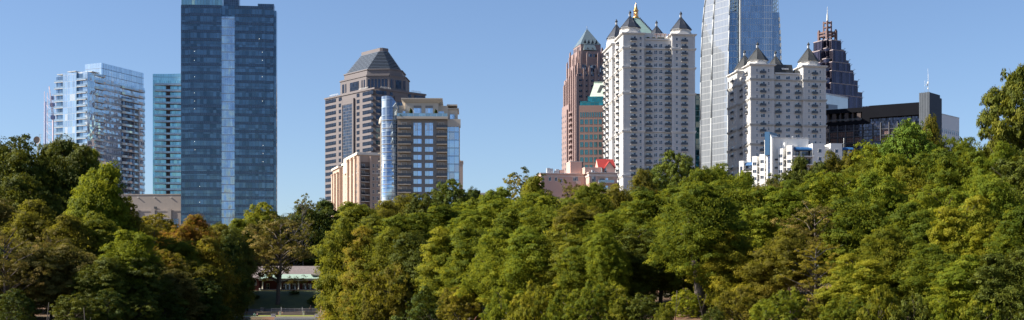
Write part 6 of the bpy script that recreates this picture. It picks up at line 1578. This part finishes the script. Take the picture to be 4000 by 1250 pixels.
# ================================================================= people
SKIN = mat_plain('skin', (.30,.17,.11), .6, var=.05); HAIR = mat_plain('dark_hair', (.02,.015,.012), .7)
def cloth(n, c): return mat_plain(n, c, .9, var=.12, scale=4)
def body(name, J, edges, rads, mats, regions):
    """one continuous skinned figure; regions(co)->material index"""
    me = bpy.data.meshes.new(name); me.from_pydata(J, edges, []); o = bpy.data.objects.new(name, me); COL.objects.link(o)
    md = o.modifiers.new('skin', 'SKIN'); sv = me.skin_vertices[0].data
    for i, r in enumerate(rads): sv[i].radius = (r, r) if not isinstance(r, tuple) else r
    sv[0].use_root = True; sb = o.modifiers.new('sub', 'SUBSURF'); sb.levels = 2; sb.render_levels = 2
    dg = bpy.context.evaluated_depsgraph_get(); ev = o.evaluated_get(dg); m2 = bpy.data.meshes.new_from_object(ev)
    o.modifiers.clear(); o.data = m2; m2.materials.clear()
    for mt in mats: m2.materials.append(mt)
    for p in m2.polygons: p.material_index = regions(p.center); p.use_smooth = True
    return o
def hand(mb, wrist, dirv, side):
    w0 = Vector(wrist); d = Vector(dirv).normalized(); s_ = d.cross(Vector((0,0,1))); s_ = s_.normalized() if s_.length > .1 else Vector((1,0,0)); dn = Vector((0,0,-1))
    pl = w0+d*.085
    mb.tube([w0, w0+d*.04, pl], [.024,.036,.034], 8)
    for k, (off, ln) in enumerate(((-.03,.065),(-.01,.078),(.01,.073),(.029,.056))): b0 = pl+s_*off-d*.01; mb.tube([b0, b0+d*ln*.5, b0+d*ln*.85+dn*.02, b0+d*ln*.95+dn*.042], [.0095,.009,.008,.006], 6)
    b0 = w0+d*.03+s_*(-.03*side); mb.tube([b0, b0+d*.035-s_*.025*side, b0+d*.065-s_*.03*side+dn*.01], [.012,.011,.008], 6)
def head_parts(o, hc, face, hair_long=False):
    hc = Vector(hc); f = Vector(face).normalized(); r = f.cross(Vector((0,0,1))).normalized()
    b = MB(); n = 14
    for i, zr_ in enumerate(range(1)): pass
    rg = []
    for k in range(7):
        a = math.pi*(.02+.62*k/6); zz_ = .125*math.cos(a); rr_ = .098*math.sin(a)
        rg.append([tuple(hc-f*.018+Vector((0,0,.012+zz_))+ (r*math.cos(t_)+f*math.sin(t_)*(1.1 if math.sin(t_) < 0 else .62 if k > 2 else 1.0))*rr_) for t_ in [2*math.pi*j/n for j in range(n)]])
    b.rings(rg, 0, True, True); h = b.build('hair', HAIR, o); 
    for nm_, off, rad, mt in (('eye', (.032,.088,.0), .009, HAIR), ('eye', (-.032,.088,.0), .009, HAIR), ('nose', (0,.103,-.025), .014, SKIN), ('mouth', (0,.090,-.062), .016, cloth('lips', (.22,.07,.06)) if 'lips' not in bpy.data.materials else bpy.data.materials['lips']), ('ear', (.083,0,-.01), .02, SKIN), ('ear', (-.083,0,-.01), .02, SKIN)):
        p = hc+r*off[0]+f*off[1]+Vector((0,0,off[2])); b = MB(); s2 = .5 if nm_ == 'mouth' else 1.3
        b.rings([[tuple(p+(r*math.cos(t_)*(1.3 if nm_=='mouth' else .6 if nm_=='ear' else 1)+f*math.sin(t_)*.8)*rad*math.sin(a)+Vector((0,0,rad*s2*math.cos(a)))) for t_ in [2*math.pi*j/8 for j in range(8)]] for a in (2.9,2.2,1.57,.9,.25)], 0, True, True); b.build(nm_, mt, o)
def person(pose, loc, rz, shirt, trou, label, group=None):
    # local: facing -y, z up
    if pose == 'sit':       # sitting on the ground, knees drawn up, forearms on the knees
        J = [(0,0,.14),(0,.03,.34),(0,-.01,.54),(0,-.06,.66),(0,-.09,.76),(0,-.12,.88),   # pelvis waist chest neckbase neck head
             (.17,-.03,.60),(.24,-.22,.42),(.17,-.42,.44),(-.17,-.03,.60),(-.24,-.22,.42),(-.17,-.42,.44),
             (.11,-.04,.13),(.17,-.42,.42),(.16,-.62,.08),(.16,-.80,.05),(-.11,-.04,.13),(-.17,-.42,.42),(-.16,-.62,.08),(-.16,-.80,.05)]
        hy = (.17,-.44,.45), (-.17,-.44,.45); hd = (0,-.9,-.35); hc = (0,-.13,.90); face = (0,-1,-.1)
    else:                   # standing, weight on one leg, arms loose
        J = [(0,0,.93),(0,0,1.12),(0,0,1.32),(0,0,1.46),(0,-.01,1.53),(0,-.02,1.66),
             (.19,0,1.42),(.25,.03,1.14),(.24,-.06,.88),(-.19,0,1.42),(-.25,.03,1.14),(-.22,-.10,.89),
             (.10,0,.90),(.12,-.03,.50),(.12,.02,.09),(.13,-.16,.04),(-.10,0,.90),(-.14,-.02,.50),(-.16,.03,.09),(-.18,-.15,.04)]
        hy = (.24,-.065,.87), (-.22,-.105,.88); hd = (0,-.2,-.95); hc = (0,-.02,1.66); face = (0,-1,0)
    E = [(0,1),(1,2),(2,3),(3,4),(4,5),(2,6),(6,7),(7,8),(2,9),(9,10),(10,11),(0,12),(12,13),(13,14),(14,15),(0,16),(16,17),(17,18),(18,19)]
    Rr = [(.17,.13),(.145,.11),(.17,.12),(.09,.08),.055,(.085,.10),.075,.052,.033,.075,.052,.033,.10,.068,.045,.035,.10,.068,.045,.035]
    hz = hc[2]; nz = J[4][2]; top = J[3][2]; pz = J[0][2]
    def reg(c):
        if c.z > nz-.03 and abs(c.x) < .13: return 0
        if pose == 'stand':
            if abs(c.x) > .2 and c.z < 1.18 and c.z > .8: return 0
            if c.z < .10: return 3
            return 1 if c.z > .95 else 2
        if c.y < -.12 and c.z < .40 and not (abs(c.x) > .2 and c.z > .38): return 3 if c.y < -.58 else 2
        if c.y < -.28 and c.z > .40: return 0 if abs(c.x) < .3 and c.z > .46 else 2
        return 1 if c.z > .2 else 2
    o = body('person', J, E, Rr, [SKIN, shirt, trou, HAIR], reg)
    hb = MB(); 
    for s_, h_ in ((1, hy[0]), (-1, hy[1])): hand(hb, h_, hd, s_)
    hm = hb.mesh('hands', [SKIN])      # hands are joined into the one body mesh
    import bmesh
    bm = bmesh.new(); bm.from_mesh(o.data); bm.from_mesh(hm); bm.to_mesh(o.data); bm.free()
    head_parts(o, hc, face)
    o.location = loc; o.rotation_euler = (0,0,rz); return tag(o, label, 'person', group)
GP = 'people beside the lake'
xx = X(195,117); person('sit', (xx,117,gz(xx,117)+.05), .5, cloth('navy_shirt',(.03,.05,.13)), cloth('pale_trousers',(.30,.32,.38)), 'person in a navy top sitting on the shore at lower left', GP)
xx = X(225,117); person('sit', (xx,117,gz(xx,117)+.05), -.15, cloth('pale_green_shirt',(.30,.36,.24)), cloth('dark_trousers',(.04,.045,.06)), 'person in a pale green shirt sitting on the shore at lower left', GP)
for q, D_, ps, rz, c1_, c2_, lb in ((880,343,'stand',.3,(.30,.30,.40),(.03,.03,.05),'person in a pale lilac top standing at the left end of the stone wall'),
    (892,344,'stand',-.5,(.16,.05,.06),(.03,.03,.05),'person in a dark red top standing at the left end of the stone wall'),
    (995,303,'sit',.3,(.20,.38,.30),(.10,.16,.15),'person in pale green clothes sitting on the lawn near the quay'),
    (1006,304,'sit',-.6,(.26,.16,.17),(.06,.06,.08),'person in a dusty pink top sitting on the lawn beside the green-clothed one'),
    (1214,348,'stand',.2,(.03,.035,.05),(.02,.02,.03),'person in dark clothes standing on the path right of the steps')):
    x = X(q, D_); zz_ = max(gz(x, D_), 0.48)
    person(ps, (x, D_, zz_+.02), rz, cloth('top_%d' % q, c1_), cloth('legs_%d' % q, c2_), lb, GP)
